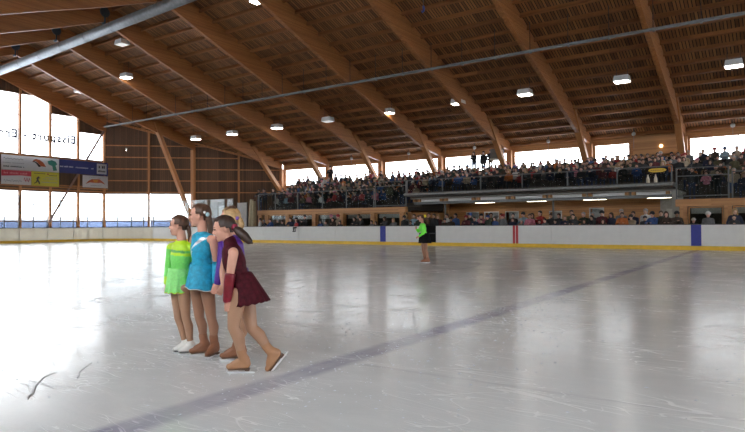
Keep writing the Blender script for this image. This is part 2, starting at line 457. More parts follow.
for i in range(-1, 13):
    x = FX(i) if i >= 0 else XW+.16
    lab = ('slim end rafter of glued timber along the top of the glazed end wall' if i < 0 else
           'laminated timber roof beam, '+frame_names[i] if i < 8 else 'laminated timber roof beam beyond the picture edge')
    beam(x, lab, 44.3 if i > 0 else (38.3 if i == 0 else 32.4))
    if i < 0: continue
    if i == 0:
        a, b = V((x, 33.7, 11.05)), V((x, 38.05, 1.6))
        col_y, top = 38.1, 8.86
    else:
        a, b = V((x, 39.95, 9.2)), V((x, 44.05, 4.9))
        col_y, top = 44.3, 7.04
    st = MB().bar(a-V((x, col_y, 0)), b-V((x, col_y, 0)), .40, .34, (0, 1, .6)).build('diagonal_strut', glulam_m if 0 else post_m, loc=(x, col_y, 0))
    near = ('standing free of the gallery' if i == 0 else 'rising from the crowd, %s from the end wall' % ORD[i] if i < 8 else 'beyond the picture edge')
    tag(st, 'slanting timber strut propping a roof beam, '+near, 'strut', 'diagonal roof struts', 'thing')
    cl = MB().box(-.2, .2, -.16, .16, 0, top).build('support_post', post_m, loc=(x, col_y, 0))
    tag(cl, 'upright timber post '+('meeting the free slanting strut beside the white window strip' if i == 0 else 'at the rear gallery windows, %s from the end wall' % ORD[i] if i < 8 else 'beyond the picture edge'), 'post', 'timber posts under the beams', 'thing')

# ---- end wall, diagonal wall, windows
def wall_run(name, p0, p1, holes, zt, mat, label, th=.2):
    """vertical wall from p0 to p1 with rectangular holes (s0,s1,z0,z1); zt(s) gives its top"""
    p0, p1 = V((*p0, 0)), V((*p1, 0)); d = (p1-p0); ln = d.length
    cuts = sorted({0, ln, *[h[0] for h in holes], *[h[1] for h in holes]}); mb = MB()
    for a, b in zip(cuts, cuts[1:]):
        if b-a < 1e-4: continue
        mid = (a+b)/2; zs = sorted([(h[2], h[3]) for h in holes if h[0] <= mid <= h[1]])
        z = 0; segs = []
        for h in zs: segs.append((z, h[0])); z = h[1]
        segs.append((z, None))
        for s0, s1 in segs:
            ta, tb = (zt(a), zt(b)) if s1 is None else (s1, s1)
            if ta-s0 < .02: continue
            mb.add([(a, -th, s0), (b, -th, s0), (b, -th, tb), (a, -th, ta), (a, 0, s0), (b, 0, s0), (b, 0, tb), (a, 0, ta)],
                   [(0, 1, 2, 3), (7, 6, 5, 4), (0, 4, 5, 1), (3, 2, 6, 7), (1, 5, 6, 2), (0, 3, 7, 4)])
    o = mb.build(name, mat, loc=p0, rz=math.atan2(d.y, d.x))
    return struct(o, label)
clad_x = wood('dark wall boards', (.055, .027, .013), (.15, .075, .036), 0, .19, .75, .08, (.012, .008, .006), along=60)
STUD = [32.3-2.58*i for i in range(0, 14)]
tops = {0: 10.25, 1: 11.6, 2: 12.95, 3: 12.95}
def bay_top(i):
    j = i if i <= 3 else (3 if i <= 4 else 8-i); return tops.get(j, 0)
# wall runs from far (y=32.3) to near; local x = 32.3 - y ; inner face must look towards +x
holes = [(0.05, 32.3, .5, 4.48)]
for i in range(0, 8):
    if bay_top(i): holes.append((2.58*i+.05, 2.58*(i+1)-.05, 7.62, bay_top(i)))
wall_run('wall_end', (XW, 32.3), (XW, YNEAR), holes, lambda s: deckz(32.3-s)-.05, clad_x, 'dark boarded end wall with tall windows')
DL = math.hypot(12.3, 12.0); DD = (V((-42.3, 44.3, 0))-V((XW, 32.3, 0))).normalized(); DN = V((DD.y, -DD.x, 0))
la = DL*.497
wall_run('wall_corner', (-42.3, 44.3), (XW, 32.3), [(DL-la+.1, DL-.05, .5, 4.48)], lambda s: deckz(44.3-s*.697)+.1, clad_x, 'dark boarded diagonal corner wall')
# panes, frames
def window(n, p0, p1, z0, z1, cols, rows, label, fm=None, dep=.05, glass=None, post=True):
    p0, p1 = V((*p0, 0)), V((*p1, 0)); d = p1-p0; ln = d.length; rz = math.atan2(d.y, d.x)
    e = empty('window_%d' % n, p0+V((0, 0, z0))+V((d.y, -d.x, 0)).normalized()*.12); e.rotation_euler = (0, 0, rz); struct(e, label)
    MB().box(0, ln, .08, .092, 0, z1-z0).build('pane', glass or pane_m, e)
    mb = MB()
    for z in rows: mb.box(0, ln, .03, .09, z-z0-dep/2, z-z0+dep/2)
    for c in cols: mb.box(c-dep/2, c+dep/2, .03, .09, 0, z1-z0)
    w = .06
    mb.box(0, ln, .0, .1, 0, w); mb.box(0, ln, .0, .1, z1-z0-w, z1-z0); mb.box(0, w, .0, .1, w, z1-z0-w); mb.box(ln-w, ln, .0, .1, w, z1-z0-w)
    mb.build('window_frame', fm or M('window frame timber', (.30, .16, .09), .6), e)
    return e
nw = 1
for i in range(0, 8):
    if not bay_top(i): continue
    window(nw, (XW, 32.3-2.58*i-.06), (XW, 32.3-2.58*(i+1)+.06), 7.62, bay_top(i), [], [9.0] + ([11.05] if bay_top(i) > 11.3 else []), 'tall end wall window, %s bay from the dark corner' % ORD[i]); nw += 1
for i in range(0, 12):
    window(nw, (XW, 32.3-2.58*i-.05), (XW, 32.3-2.58*(i+1)+.05), 1.78, 4.48, [], [3.25], 'low strip window above the end boards, %s bay from the dark corner' % ORD[i]); nw += 1
pA = V((XW, 32.3, 0)); 
for k_ in range(2):
    a = pA+DD*(la*(k_+1)/2-.08); b = pA+DD*(la*k_/2+.08)
    window(nw, (a.x, a.y), (b.x, b.y), 1.78, 4.48, [], [3.25] if k_ == 0 else [], 'low strip window in the diagonal wall, %s' % ('next to the end wall' if k_ == 0 else 'next to the free strut')); nw += 1
for k_ in range(12):
    window(nw, (XW, 32.3-2.58*k_-.05), (XW, 32.3-2.58*(k_+1)+.05), .52, 1.78, [], [], 'blue filmed glass band under the strip windows, %s bay from the dark corner' % ORD[k_], glass=film_m); nw += 1
for k_ in range(2):
    a = pA+DD*(la*(k_+1)/2-.08); b = pA+DD*(la*k_/2+.08)
    window(nw, (a.x, a.y), (b.x, b.y), .52, 1.78, [], [], 'blue filmed glass band in the diagonal wall, %s' % ORD[k_], glass=film_m); nw += 1
# studs and girts on the inside of the end wall
for i, yy in enumerate(STUD[:13]):
    o = MB().box(0, .16, -.09, .09, 0, deckz(yy)-.25).build('trim_%d' % (i+1), post_m, loc=(XW, yy, 0)); struct(o, 'upright timber stud on the end wall')
for i, z in enumerate((4.62, 5.05, 7.5)):
    o = MB().box(0, .08, YNEAR-32.3+.2, 0, z-.06, z+.06).build('trim_%d' % (i+20), post_m, loc=(XW, 32.3, 0)); struct(o, 'horizontal timber rail on the end wall')
rzd = math.atan2(-DD.y, -DD.x)
for i, z in enumerate((4.6, 5.75, 6.9, 8.05, 9.2)):
    L1 = DL if z < 7 else DL*.9 if z < 7.9 else DL*.75 if z < 8.8 else DL*.56
    mb = MB().box(0, L1, -.09, 0, z-.05, z+.05)
    mb2 = mb; o = mb.build('trim_%d' % (i+30), post_m); o.location = pA; o.rotation_euler = (0, 0, math.atan2(DD.y, DD.x)); struct(o, 'horizontal timber rail on the diagonal wall')
for i, (f, zt_) in enumerate(((.245, 10.6), (.75, 8.3))):
    p = pA+DD*(DL*f)+DN*.06; o = MB().box(-.1, .1, -.08, .08, 0, zt_).build('trim_%d' % (i+40), post_m, loc=p, rz=math.atan2(DD.y, DD.x)); struct(o, 'upright timber stud on the diagonal wall')
o = MB().bar((0, 0, 0), DD*DL+V((0, 0, deckz(44.3)-deckz(32.3))), .14, .2).build('trim_50', post_m, loc=pA+DN*.08+V((0, 0, deckz(32.3)-.2))); struct(o, 'sloping timber edge on top of the diagonal wall')
# window lettering, readable from outside
cu = bpy.data.curves.new('lettering', 'FONT'); cu.body = 'Eissport - Ere'; cu.size = .98; cu.extrude = .004; cu.offset = .036; cu.space_character = 1.2; cu.align_x = 'LEFT'
tmp = bpy.data.objects.new('tmp', cu); COL.objects.link(tmp)
tm = bpy.data.meshes.new_from_object(tmp.evaluated_get(bpy.context.evaluated_depsgraph_get())); bpy.data.objects.remove(tmp)
tx = put('window_lettering', tm); tm.materials.clear(); tm.materials.append(M('blue grey lettering film', (.03, .04, .10), .8))
tx.rotation_euler = (PI/2, 0, -PI/2); tx.location = (XW-.06, 29.55, 9.07)
tag(tx, 'blue grey lettering on the tall end windows, seen mirrored from inside', 'lettering', kind='thing')
# brace on the end wall
o = MB().bar((0, 0, 0), (0, -5.3, -9.0), .14, .16).build('wall_brace', M('brace timber', (.24, .15, .12), .6), loc=(XW+.2, 32.2, 10.6))
tag(o, 'thin diagonal brace across the end windows passing behind the banners', 'brace')
# ground and snow outside
mb = MB(); mb.box(-160, 160, -120, 200, -.5, -.35); struct(mb.build('ground', snow_m), 'snowy ground outside')
mb = MB()
prof = [(XW-1.0, -.3), (XW-1.3, 1.2), (XW-2.2, 2.15), (XW-4, 2.3), (XW-7, 1.6), (XW-12, -.3)]
mb.prism([(p[0], p[1]) for p in prof], 'y', -5, 33)
struct(mb.build('ground_snowbank', snow_m), 'pale snow bank outside the low end windows')
mb = MB(); a0 = pA-DN*1.2
mb.add([(a0+DD*s-DN*q+V((0, 0, z))) for s in (-2, 9.5) for q, z in ((0, -.3), (.5, 1.3), (1.4, 2.2), (4, 2.0), (8, -.3))],
       [(i, i+1, i+6, i+5) for i in range(4)]+[(4, 3, 2, 1, 0), (5, 6, 7, 8, 9)])
struct(mb.build('ground_drift', snow_m), 'pale snow drift outside the diagonal wall windows')

# ---- rear wall with window band
rh = []
bays = [(FX(i)+.28, FX(i+1)-.28) for i in range(1, 12)]
for i, (a, b) in enumerate(bays):
    if i == 5: b = -9.0
    rh.append((XMAX-b, XMAX-a, 5.3, 6.95)); bays[i] = (a, b)
wall_run('wall_rear', (XMAX, 44.55), (-42.3, 44.55), rh, lambda s: deckz(44.55)+.1, plank_m, 'orange plank rear wall of the gallery')
for i, (a, b) in enumerate(bays):
    window(nw, (b, 44.56), (a, 44.56), 5.3, 6.95, [(b-a)/2] if b-a > 4 else [], [], 'wide rear gallery window, %s bay from the corner' % ORD[i], orange_m); nw += 1
o = MB().box(-8.7, -5.85, 44.2, 44.5, 5.95, 7.2).build('wall_panel', orange_m); struct(o, 'blank timber panel beside the rear windows')
# outer wall of the near side and the far end, out of view; near windows sized to tune the light
nh = [(i*5.5+.3, i*5.5+5.2, 3.4, 5.8) for i in range(15)]
wall_run('wall_near', (XW, YNEAR), (XMAX, YNEAR), nh, lambda s: deckz(YNEAR)-.05, clad_x, 'near side wall with tall windows', .2)
for i, h in enumerate(nh):
    window(nw, (XW+h[0], YNEAR), (XW+h[1], YNEAR), h[2], h[3], [2.4], [], 'unseen near side window sized for the light, %s from the end wall' % ORD[i]); nw += 1
rhole = [(i*5.0+.6, i*5.0+5.2, 1.6, 6.4 if i in (0, 8) else 8.2) for i in range(9)]
wall_run('wall_opposite', (XMAX, YNEAR), (XMAX, 44.75), rhole, lambda s: deckz(YNEAR+s)-.05, clad_x, 'opposite end wall with windows')
for i, h in enumerate(rhole):
    window(nw, (XMAX, YNEAR+h[0]), (XMAX, YNEAR+h[1]), h[2], h[3], [2.3], [4.4], 'opposite end wall window, %s bay' % ORD[i]); nw += 1

# ---- duct, tray, lamps
d0, d1 = (XW+.5, 21.4, 13.55), (XMAX-1, 21.4, 14.35)
e = empty('ventilation_duct', (0, 21.4, 14.99)); e.rotation_euler = (0, -.0265, 0); DX1 = -8
mb = MB(); mb.tube([(XW+.4, 0, 0), (DX1, 0, 0)], .32, 24); mb.build('duct_pipe', galv_m, e, True)
x = XW+1
while x < DX1-.2:
    MB().tube([(x, 0, 0), (x+.05, 0, 0)], .332, 24).build('duct_joint', galv_m, e, True)
    x += 3.07
for k_ in range(57): MB().ball((XW+1.4+k_*.78, -.24, .20), .03, 6).build('duct_nozzle', darksteel_m, e)
for k_ in range(6):
    xx = FX(k_)+.5
    MB().tube([(xx, 0, .32), (xx, 0, 15.75-14.99-.0265*xx)], .02, 6).build('hanger', darksteel_m, e)
tag(e, 'long round galvanised ventilation duct hanging under the roof ridge', 'duct')
e = empty('cable_tray', (0, 31.2, 10.62))
mb = MB(); mb.box(-52.6, XMAX-1, -.11, .11, -.02, .0); mb.box(-52.6, XMAX-1, -.11, -.095, 0, .08); mb.box(-52.6, XMAX-1, .095, .11, 0, .08)
mb.build('channel', tray_m, e)
x = XW+2.4
k_ = 0
while x < 12:
    MB().tube([(x, 0, -.02), (x, 0, 12.27-10.62-.02)], .018, 6).build('hanger_rod', darksteel_m, e)
    MB().box(x-.05, x+.05, -.15, .15, -.06, -.02).build('bracket', tray_m, e)
    x += 2.045; k_ += 1
tag(e, 'long grey cable tray hung on rods across the roof beams', 'cable tray')
def lamp(p, lab, on=True, big=1.2):
    e = empty('hall_lamp', p)
    mb = MB(); w, d, h = .36*big, .28*big, .17*big
    mb.add([(-w, -d, 0), (w, -d, 0), (w, d, 0), (-w, d, 0), (-w*.86, -d*.86, h*1.6), (w*.86, -d*.86, h*1.6), (w*.86, d*.86, h*1.6), (-w*.86, d*.86, h*1.6)],
           [(0, 1, 2, 3), (7, 6, 5, 4), (0, 4, 5, 1), (1, 5, 6, 2), (2, 6, 7, 3), (3, 7, 4, 0)])
    mb.build('housing', white_m, e)
    MB().box(-w*.85, w*.85, -d*.85, d*.85, -.03, -.001).build('lens', lamp_on if on else lamp_low, e)
    z = deckz(p[1])-p[2]
    for s in (-1, 1): MB().tube([(s*w*.7, 0, h*1.6), (s*w*.7, 0, max(z, h*1.6+.05))], .012, 6).build('hanger_rod', darksteel_m, e)
    tag(e, lab, 'lamp', 'boxy white hall lamps')
row = [-45.4, -40.4, -34.9, -29.4, -23.74, -18.07, -13.39, -7.63, -2.13]
rl = ['above the free timber post, nearest the corner', 'over the dark corner cladding, second of its row', 'third of its row from the corner post', 'fourth of its row from the corner post',
      'fifth of its row, over the left gallery', 'sixth of its row, over the standing spectators', 'seventh of its row', 'eighth of its row, beside the widest beam', 'last of its row at the picture edge']
for i, x in enumerate(row): lamp((x, 36.0, 9.40), 'white box lamp under the roof, '+rl[i], i not in (3,))
for p, lab, on in (((-38.28, 24, 14.1), 'grey unlit box lamp close below the round duct', False), ((-41.55, 26.4, 12.72), 'lit box lamp low on the third roof beam near the duct', True),
                   ((-49.3, 27, 12.75), 'dim box lamp nearest the tall end windows', False), ((-24.75, 24.0, 14.15), 'lit box lamp cut by the top picture edge', True)):
    lamp(p, lab, on)
for i in range(6): lamp((-41+i*11.5, 2*YR-36.0, 9.40), 'unseen box lamp added under the near roof slope to light the ice')  # lamp row added out of view to brighten the ice
for i in range(3): lamp((4+i*7.0, 36.0, 9.40), 'unseen box lamp added beyond the picture edge to light the ice')  # further unseen lamps added for light on the ice
o = empty('wall_lamp', (-53.9+.55, 33.9, 8.85)); 
MB().box(-.3, .3, -.2, .2, -.1, .1).build('housing', white_m, o); MB().box(-.26, .26, -.17, .17, -.13, -.1).build('lens', lamp_on, o); MB().box(-.9, -.3, -.03, .03, -.03, .03).build('arm', darksteel_m, o)
tag(o, 'small white lamp in front of the dark wall behind the free strut', 'lamp')
for i, x in enumerate((-32.9, -26.7, -20.5, -14.5, -8.55, -2.7)):
    e = empty('pendant_lamp', (x, 43.7, 7.42)); MB().ball((0, 0, 0), .14).build('globe', M('grey globe', (.5, .5, .48), .4), e, True)
    MB().tube([(0, 0, .12), (0, 0, .42)], .03, 8).build('stem', darksteel_m, e)
    MB().tube([(0, 0, -.13), (0, 0, -1.0)], .012, 6).build('pull_cord', M('grey cord', (.3, .29, .28), .6), e)
    tag(e, 'small round pendant hanging before a rear window, %s from the gallery corner' % ORD[i], 'pendant', 'window pendants')
o = empty('wall_lamp', (-6.9, 44.1, 6.5)); MB().ball((0, 0, 0), .12).build('globe', EM('warm globe', (1, .75, .35), 3.), o, True); MB().box(-.04, .04, .05, .1, -.06, .06).build('bracket', darksteel_m, o)
tag(o, 'small warm round lamp on the blank timber panel at the rear wall', 'lamp')
e = empty('hanging_hook', (-14.9, 25.9, 12.2)); MB().tube([(0, 0, .12), (0, 0, 1.98)], .015, 6).build('chain', tray_m, e)
mb = MB(); mb.tube([(0, 0, .12), (.03, 0, 0), (.02, 0, -.14), (-.06, 0, -.2), (-.1, 0, -.1)], [.05, .06, .05, .04, .02], 8); mb.build('hook', M('blue paint', (.04, .10, .45), .4), e, True)
tag(e, 'small blue hook hanging on a chain from the roof', 'hook')

# ---- banners on the end wall
def banner(y0, y1, z0, z1, name, bg, art, label, dx=.4):
    e = empty('advertising_banner', (XW+dx, (y0+y1)/2, (z0+z1)/2)); w, h = (y1-y0)/2, (z1-z0)/2
    MB().box(0, .04, -w, w, -h, h).build('panel', bg, e)
    n = 0
    for nm, mat, polys in art:
        mb = MB()
        for poly in polys: mb.prism([(a*w, b*h) for a, b in poly], 'x', .04, .046+.003*n)
        mb.build(nm, mat, e); n += 1
    return tag(e, label, 'banner', 'advertising banners')
def rect(a0, a1, b0, b1): return [(a0, b0), (a1, b0), (a1, b1), (a0, b1)]
def dashes(a0, a1, b0, b1, n, seed=1):
    rnd = random.Random(seed); out = []; a = a0; st = (a1-a0)/n
    for i in range(n):
        if rnd.random() < .88: out.append(rect(a, a+st*.68, b0, b1-(b1-b0)*.35*rnd.random()))
        a += st
    return out
def curl(a0, a1, b, amp, th, n=40, f=6):
    up = []; dn = []
    for i in range(n+1):
        t = i/n; y = b+amp*math.sin(t*f*2*PI)*(.6+.4*math.sin(t*17))
        up.append((a0+(a1-a0)*t, y+th)); dn.append((a0+(a1-a0)*t, y-th))
    return [[up[i], dn[i], dn[i+1], up[i+1]][::-1] for i in range(n)]
bw = M('banner white', (.74, .75, .76), .6, var=.03, trans=.6); gtxt = M('grey print', (.33, .34, .36), .6); navy = M('banner navy', (.018, .028, .16), .5, var=.05, trans=.1)
rr_ = M('banner red', (.36, .015, .035), .5, var=.05); byel = M('banner yellow', (.62, .58, .06), .5, var=.05, trans=.45); kblack = M('black print', (.02, .02, .025), .6)
teal = M('green print', (.03, .20, .15), .6); orr = M('red brown print', (.42, .10, .035), .6); gold = M('gold print', (.55, .26, .04), .6)
def rescale(art): return [(n, m_, [[(1.934*p-.934, q) for p, q in poly] for poly in polys]) for n, m_, polys in art]
banner(22.9, 27.72, 6.18, 7.42, 'x', bw, rescale([('headline', gtxt, curl(-.0, .34+.0, .5, .1, .05)), ('small_lettering', gtxt, dashes(-.02, .36, -.12, -.02, 22)), ('number_text', kblack, dashes(0, .36, -.66, -.46, 18, 3)),
       ('red_swoosh', orr, [[(.50, .3), (.53, .62), (.57, .74), (.64, .62), (.70, .3), (.755, -.3), (.66, -.25), (.6, .25), (.55, .45)]]),
       ('black_swoosh', kblack, [[(.50, .25), (.53, .42), (.6, .2), (.66, -.3), (.62, -.4), (.57, .1), (.53, .28)]]),
       ('green_emblem', teal, [[(.78, .55), (.86, .75), (.93, .6), (.965, .2), (.93, 0), (.96, -.7), (.89, -.8), (.87, -.1), (.80, .1)]])]),
       'white banner with grey script, red swoosh and green emblem, top row')
banner(27.76, 32.45, 6.2, 7.42, 'x', navy, [('slogan_lettering', bw, dashes(-.98, -.42, -.14, .1, 17, 5)+dashes(-.36, .16, -.14, .08, 14, 6)+dashes(.28, .42, -.14, .08, 4, 8)),
       ('logo_plate', bw, [rect(.52, .94, -.82, .82)]), ('logo_text', kblack, dashes(.60, .88, .1, .55, 4, 11)+dashes(.57, .9, -.5, -.2, 6, 12))],
       'dark blue banner with white slogan and square logo plate')
banner(22.9, 25.3, 4.92, 6.16, 'x', bw, [('red_band', rr_, [[(-1, .95), (1, .95), (1, .22), (.3, .3), (-1, .12)]]), ('band_lettering', M('faded pink print', (.55, .22, .24), .6), dashes(-.85, .75, .45, .7, 16, 9)),
       ('script', gtxt, curl(-.85, .35, -.5, .16, .05, 40, 7)), ('red_monogram', rr_, curl(.5, .92, -.35, .32, .09, 24, 2.5))], 'red and white banner with script lettering, bottom row')
banner(25.34, 27.72, 4.90, 6.16, 'x', byel, [('heading_lettering', kblack, dashes(-.82, .0, .68, .8, 9, 13)+dashes(.25, .95, .5, .62, 8, 14)), ('line_lettering', gtxt, dashes(-.3, .9, -.05, .05, 14, 15)+dashes(-.3, .9, -.5, -.4, 14, 16)+dashes(.0, .9, .2, .3, 9, 19)),
       ('red_dot', rr_, [rect(.12, .22, .62, .8)]),
       ('figure', kblack, [[(-.55, .3), (-.47, .32), (-.46, .2), (-.36, .1), (-.4, .02), (-.5, .08), (-.52, -.15), (-.42, -.5), (-.4, -.75), (-.48, -.75), (-.56, -.35), (-.66, -.6), (-.82, -.72), (-.84, -.64), (-.7, -.5), (-.62, -.1), (-.68, .05), (-.6, .18)]])],
       'yellow banner with small black skating figure')
banner(29.95, 32.45, 4.98, 6.12, 'x', bw, [('wings', orr, [[(-.8, -.45), (-.55, .1), (-.3, .4), (.3, .45), (.55, .1), (.8, -.4), (.45, -.12), (.2, -.18), (-.2, -.18), (-.45, -.15)]]),
       ('centre', gold, [[(-.22, .3), (.24, .32), (.12, -.12), (-.12, -.12)]]), ('arc_lettering', gtxt, dashes(-.5, .5, .62, .7, 14, 17)+dashes(-.4, .5, -.7, -.6, 12, 18))],
       'white banner with orange brown spread wing emblem, hanging alone below the blue one')
o = MB().box(0, .08, 18, 32.5, -.05, .05); o = o.build('banner_rail', post_m, loc=(XW+.3, 0, 4.86)); tag(o, 'timber rail under the bottom row of banners', 'rail')

# ------------------------------------------------------------------ gallery
RY = [34.3+1.15*i for i in range(8)]
XL0, XL1, XR1 = -34.15, -20.4, -4.6
def tiers(x0, x1, z0, dz, bottom, y0, name, label):
    prof = [(y0, bottom), (y0, z0)]
    for i in range(1, 8): prof += [(RY[i]-.45, z0+dz*(i-1)), (RY[i]-.45, z0+dz*i)]
    prof += [(44.5, z0+dz*7), (44.5, bottom)]
    o = MB().prism(prof, 'x', x0, x1).build(name, M('dark gallery steps', (.075, .060, .048), .8)); return struct(o, label)
tiers(XL1+.02, XR1-.02, 3.3, .19, 3.0, 33.55, 'floor_tiers', 'stepped floor of the middle gallery')
mb = MB()
rowx0 = lambda i: XL0-.62*1.15*i
for i in range(8):
    ya = 33.35 if i == 0 else RY[i]-.45; yb = RY[i+1]-.45 if i < 7 else 44.5
    mb.box(rowx0(i), XL1, ya, yb, 2.1, 2.45+.31*i)
struct(mb.build('floor_tiers_left', M('dark gallery steps', (.075, .060, .048), .8)), 'stepped floor of the left gallery')
tiers(XR1, 9, 2.45, .31, 2.1, 33.35, 'floor_tiers_right', 'stepped floor of the right gallery')
# balcony front
e = empty('balcony_edge', ((XL1+XR1)/2, 33, 3.0)); hw = (XR1-XL1)/2
MB().prism([(-.25, .16), (-.25, .27), (-.1, .32), (.55, .32), (.55, .10), (-.05, .10)], 'x', -hw, hw).build('fascia', M('pale metal fascia', (.20, .195, .185), .45, .2, .25), e)
MB().box(-hw, hw, 1.0, 1.25, -.40, -.24).build('lower_beam', M('grey steel beam', (.17, .17, .165), .5, .3), e)
nb = 7; sp_ = 2*hw/nb
for i in range(nb):
    MB().box(-hw+i*sp_+.28, -hw+(i+1)*sp_-.28, 1.08, 1.14, -.235, -.03).build('white_panel', M('white infill panel', (.78, .78, .76), .5, var=.03), e)
for i in range(nb+1):
    xx = min(max(-hw+i*sp_, -hw+.26), hw-.26)
    for s_ in (-.17, .17): MB().box(xx+s_-.09, xx+s_+.09, .9, 1.2, -.235, -.005).build('timber_block', orange_m, e)
tag(e, 'pale balcony edge with white panels and orange blocks under the middle gallery', 'balcony')
# soffit of the balcony
o = MB().box(XL1, XR1, 33.55, 44.4, 2.93, 2.99).build('ceiling_undercroft', M('soffit', (.30, .28, .25), .8)); struct(o, 'underside of the middle gallery')
# back wall with openings
hl = [(-18.77, -17.76, 1.25, 2.13), (-17.38, -16.26, 1.25, 2.13), (-15.83, -14.83, 1.25, 2.13), (-12.78, -11.92, 1.35, 2.1), (-10.22, -9.31, .05, 2.25)]
xb = -4.7
wh = [(xb-b, xb-a, z0, z1) for a, b, z0, z1 in hl]
ww = wall_run('wall_undercroft', (-6.1, 38.5), (-20.3, 38.5), [(-6.1-b, -6.1-a, z0, z1) for a, b, z0, z1 in hl], lambda s: 2.93, plank_m, 'orange plank wall under the gallery')
lit_m = M('bright doorway tone', (.55, .53, .48), .7); 
room_m = M('pale room wall', (.52, .50, .45), .8)
for i, (a, b, z0, z1) in enumerate(hl):
    e = window(nw, (b, 38.5), (a, 38.5), z0, z1, [(b-a)/2] if i in (1,) else [], [], ['small window with pale light under the gallery, first from the grey wall', 'small window with grey blind, second from the grey wall', 'small window with pale figures, third from the grey wall', 'small window above the crowd between two tube lamps', 'pale doorway window in the orange plank wall'][i], M('white frame', (.62, .60, .56), .5)); nw += 1
    bl = MB().box(0.06, (b-a)-.06, -.5, -.45, .02 if i != 1 else .3, z1-z0-.02).build('backing', room_m if i != 1 else greywall_m, e)
struct(MB().box(-24.5, -20.35, 38.4, 38.6, 0, 2.93).build('wall_grey', M('grey block wall', (.46, .43, .38), .8, var=.2, scale=2.5)), 'pale grey block wall under the gallery')
o = MB().box(-21.9, -20.9, 0, .06, 0, 2.05); o.box(-21.8, -21.0, -.02, .0, .1, 1.95); struct(o.build('door_1', M('grey door', (.24, .25, .26), .5), loc=(0, 38.3, 0)), 'grey door under the gallery')
struct(MB().box(-20.35, -20.05, 38.1, 38.5, 0, 2.93).build('trim_60', orange_m))
struct(MB().box(-6.1, -4.62, 38.4, 38.6, 0, 2.93).build('wall_lobby', M('grey lobby wall', (.36, .34, .31), .8)), 'grey lobby wall under the right end of the gallery')
o = MB().box(-5.75, -5.2, 0, .06, 0, 2.1).build('doorway_bright', lit_m, loc=(0, 38.3, 0)); struct(o, 'pale slab for the bright doorway in the grey lobby')  # pale colour stands in for the brightness of the open doorway
struct(MB().box(-4.75, -4.45, 33.4, 38.6, 0, 2.93).build('wall_pier', greywall_m), 'grey pier at the right end of the balcony')
struct(MB().box(XL1-.25, XL1, 33.6, 38.5, 0, 2.2).build('wall_pier_left', orange_m))
for i, (x, y_) in enumerate(((-18.9, 35.6), (-11.55, 35.6))):
    o = MB().tube([(0, 0, 0), (0, 0, 2.93)], .06, 10).build('steel_post', steel_m, loc=(x, y_, 0)); tag(o, 'thin grey steel post under the balcony, %s' % ('beside the grey wall' if i == 0 else 'in the middle'), 'post', None, 'thing')
for i, (a, b) in enumerate(((-17.12, -15.69), (-13.52, -12.23), (-10.03, -8.65), (-6.48, -5.2))):
    e = empty('tube_lamp', ((a+b)/2, 36.5, 2.72)); w = (b-a)/2
    MB().box(-w, w, -.09, .09, .05, .12).build('housing', white_m, e)
    MB().tube([(-w+.03, 0, 0), (w-.03, 0, 0)], .06, 10).build('tube', tube_on, e)
    MB().box(-w, -w+.03, -.08, .08, -.05, .05).build('end_cap', white_m, e); MB().box(w-.03, w, -.08, .08, -.05, .05).build('end_cap', white_m, e)
    tag(e, 'lit fluorescent tube lamp under the balcony, %s from the grey wall' % ORD[i], 'lamp', 'tube lamps under the balcony')
# side undercrofts: timber beam, posts, glazing
def undercroft(xs_, x0, x1, side):
    o = MB().box(x0, x1, 33.0, 33.3, 2.08, 2.44).build('timber_lintel', orange_m); tag(o, 'orange timber beam carrying the %s gallery railing' % side, 'beam', None, 'thing')
    struct(MB().box(x0, x1, 36.4, 36.5, 0, 2.1).build('wall_dark_backing_'+side, M('dark room shade', (.10, .09, .075), .8)))  # dark sheet, shade of the unlit room painted behind the glazing
    for i, x in enumerate(xs_):
        o = MB().box(-.17, .17, 33.02, 33.28, 0, 2.08).build('timber_post', orange_m, loc=(x, 0, 0)); tag(o, 'short orange timber post below the %s gallery, %s along' % (side, ORD[i]), 'post', 'orange posts under the side galleries', 'thing')
    global nw
    for i, (a, b) in enumerate(zip(xs_, xs_[1:])):
        if b-a < .8: continue
        e = window(nw, (b-.2, 33.2), (a+.2, 33.2), .7, 2.06, [], [], 'glazed opening under the %s gallery, %s along' % (side, ORD[i]), orange_m, glass=MATS['undercroft glass']); nw += 1
        MB().box(.1, b-a-.5, -.12, -.1, 1.02, 1.34).build('top_strip', M('white strip', (.62, .62, .62), .7), e)  # white strip across the top of each opening
glass_mat('undercroft glass', (.8, .82, .8), .16)
undercroft([-33.9, -33.2, -31.0, -28.35, -25.8, -23.1, -20.75], XL0, XL1-.05, 'left')
undercroft([-4.2, -2.3, .2, 3.2, 6.2], XR1+.05, 9, 'right')
mb = MB(); mb.prism([(XL0-.12, 33.3), (XL0, 33.3), (-41.2, 44.4), (-41.32, 44.4)], 'z', 0, 2.1); struct(mb.build('wall_gallery_end', orange_m), 'orange end wall of the gallery')

# railings
def railing(name, pts, zb, zt, posts, label, mids=(), glass=True):
    """posts: x positions along a straight rail at y; parts hang on one thing"""
    y = pts; e = empty(name, (posts[0], y, zb)); x0 = posts[0]
    for x in posts: MB().box(x-x0-.028, x-x0+.028, -.028, .028, 0, zt-zb).build('rail_post', steel_m, e)
    ln = posts[-1]-x0
    for z in (zt,)+tuple(mids): MB().tube([(0, 0, z-zb), (ln, 0, z-zb)], .027, 8).build('hand_rail', steel_m, e)
    if glass:
        for a, b in zip(posts, posts[1:]): MB().box(a-x0+.06, b-x0-.06, -.008, .008, .08, zt-zb-.08).build('glass_panel', smoke_m, e)
    return tag(e, label, 'railing', 'gallery railings')
railing('gallery_railing', 33.12, 2.44, 3.72, [-34.1, -32.3, -30.0, -27.6, -25.4, -23.05], 'glass railing along the left gallery above orange posts')
railing('stair_enclosure', 33.1, 2.44, 4.15, [-22.9, -20.45], 'taller glass railing cage left of the balcony', (3.85, 2.55))
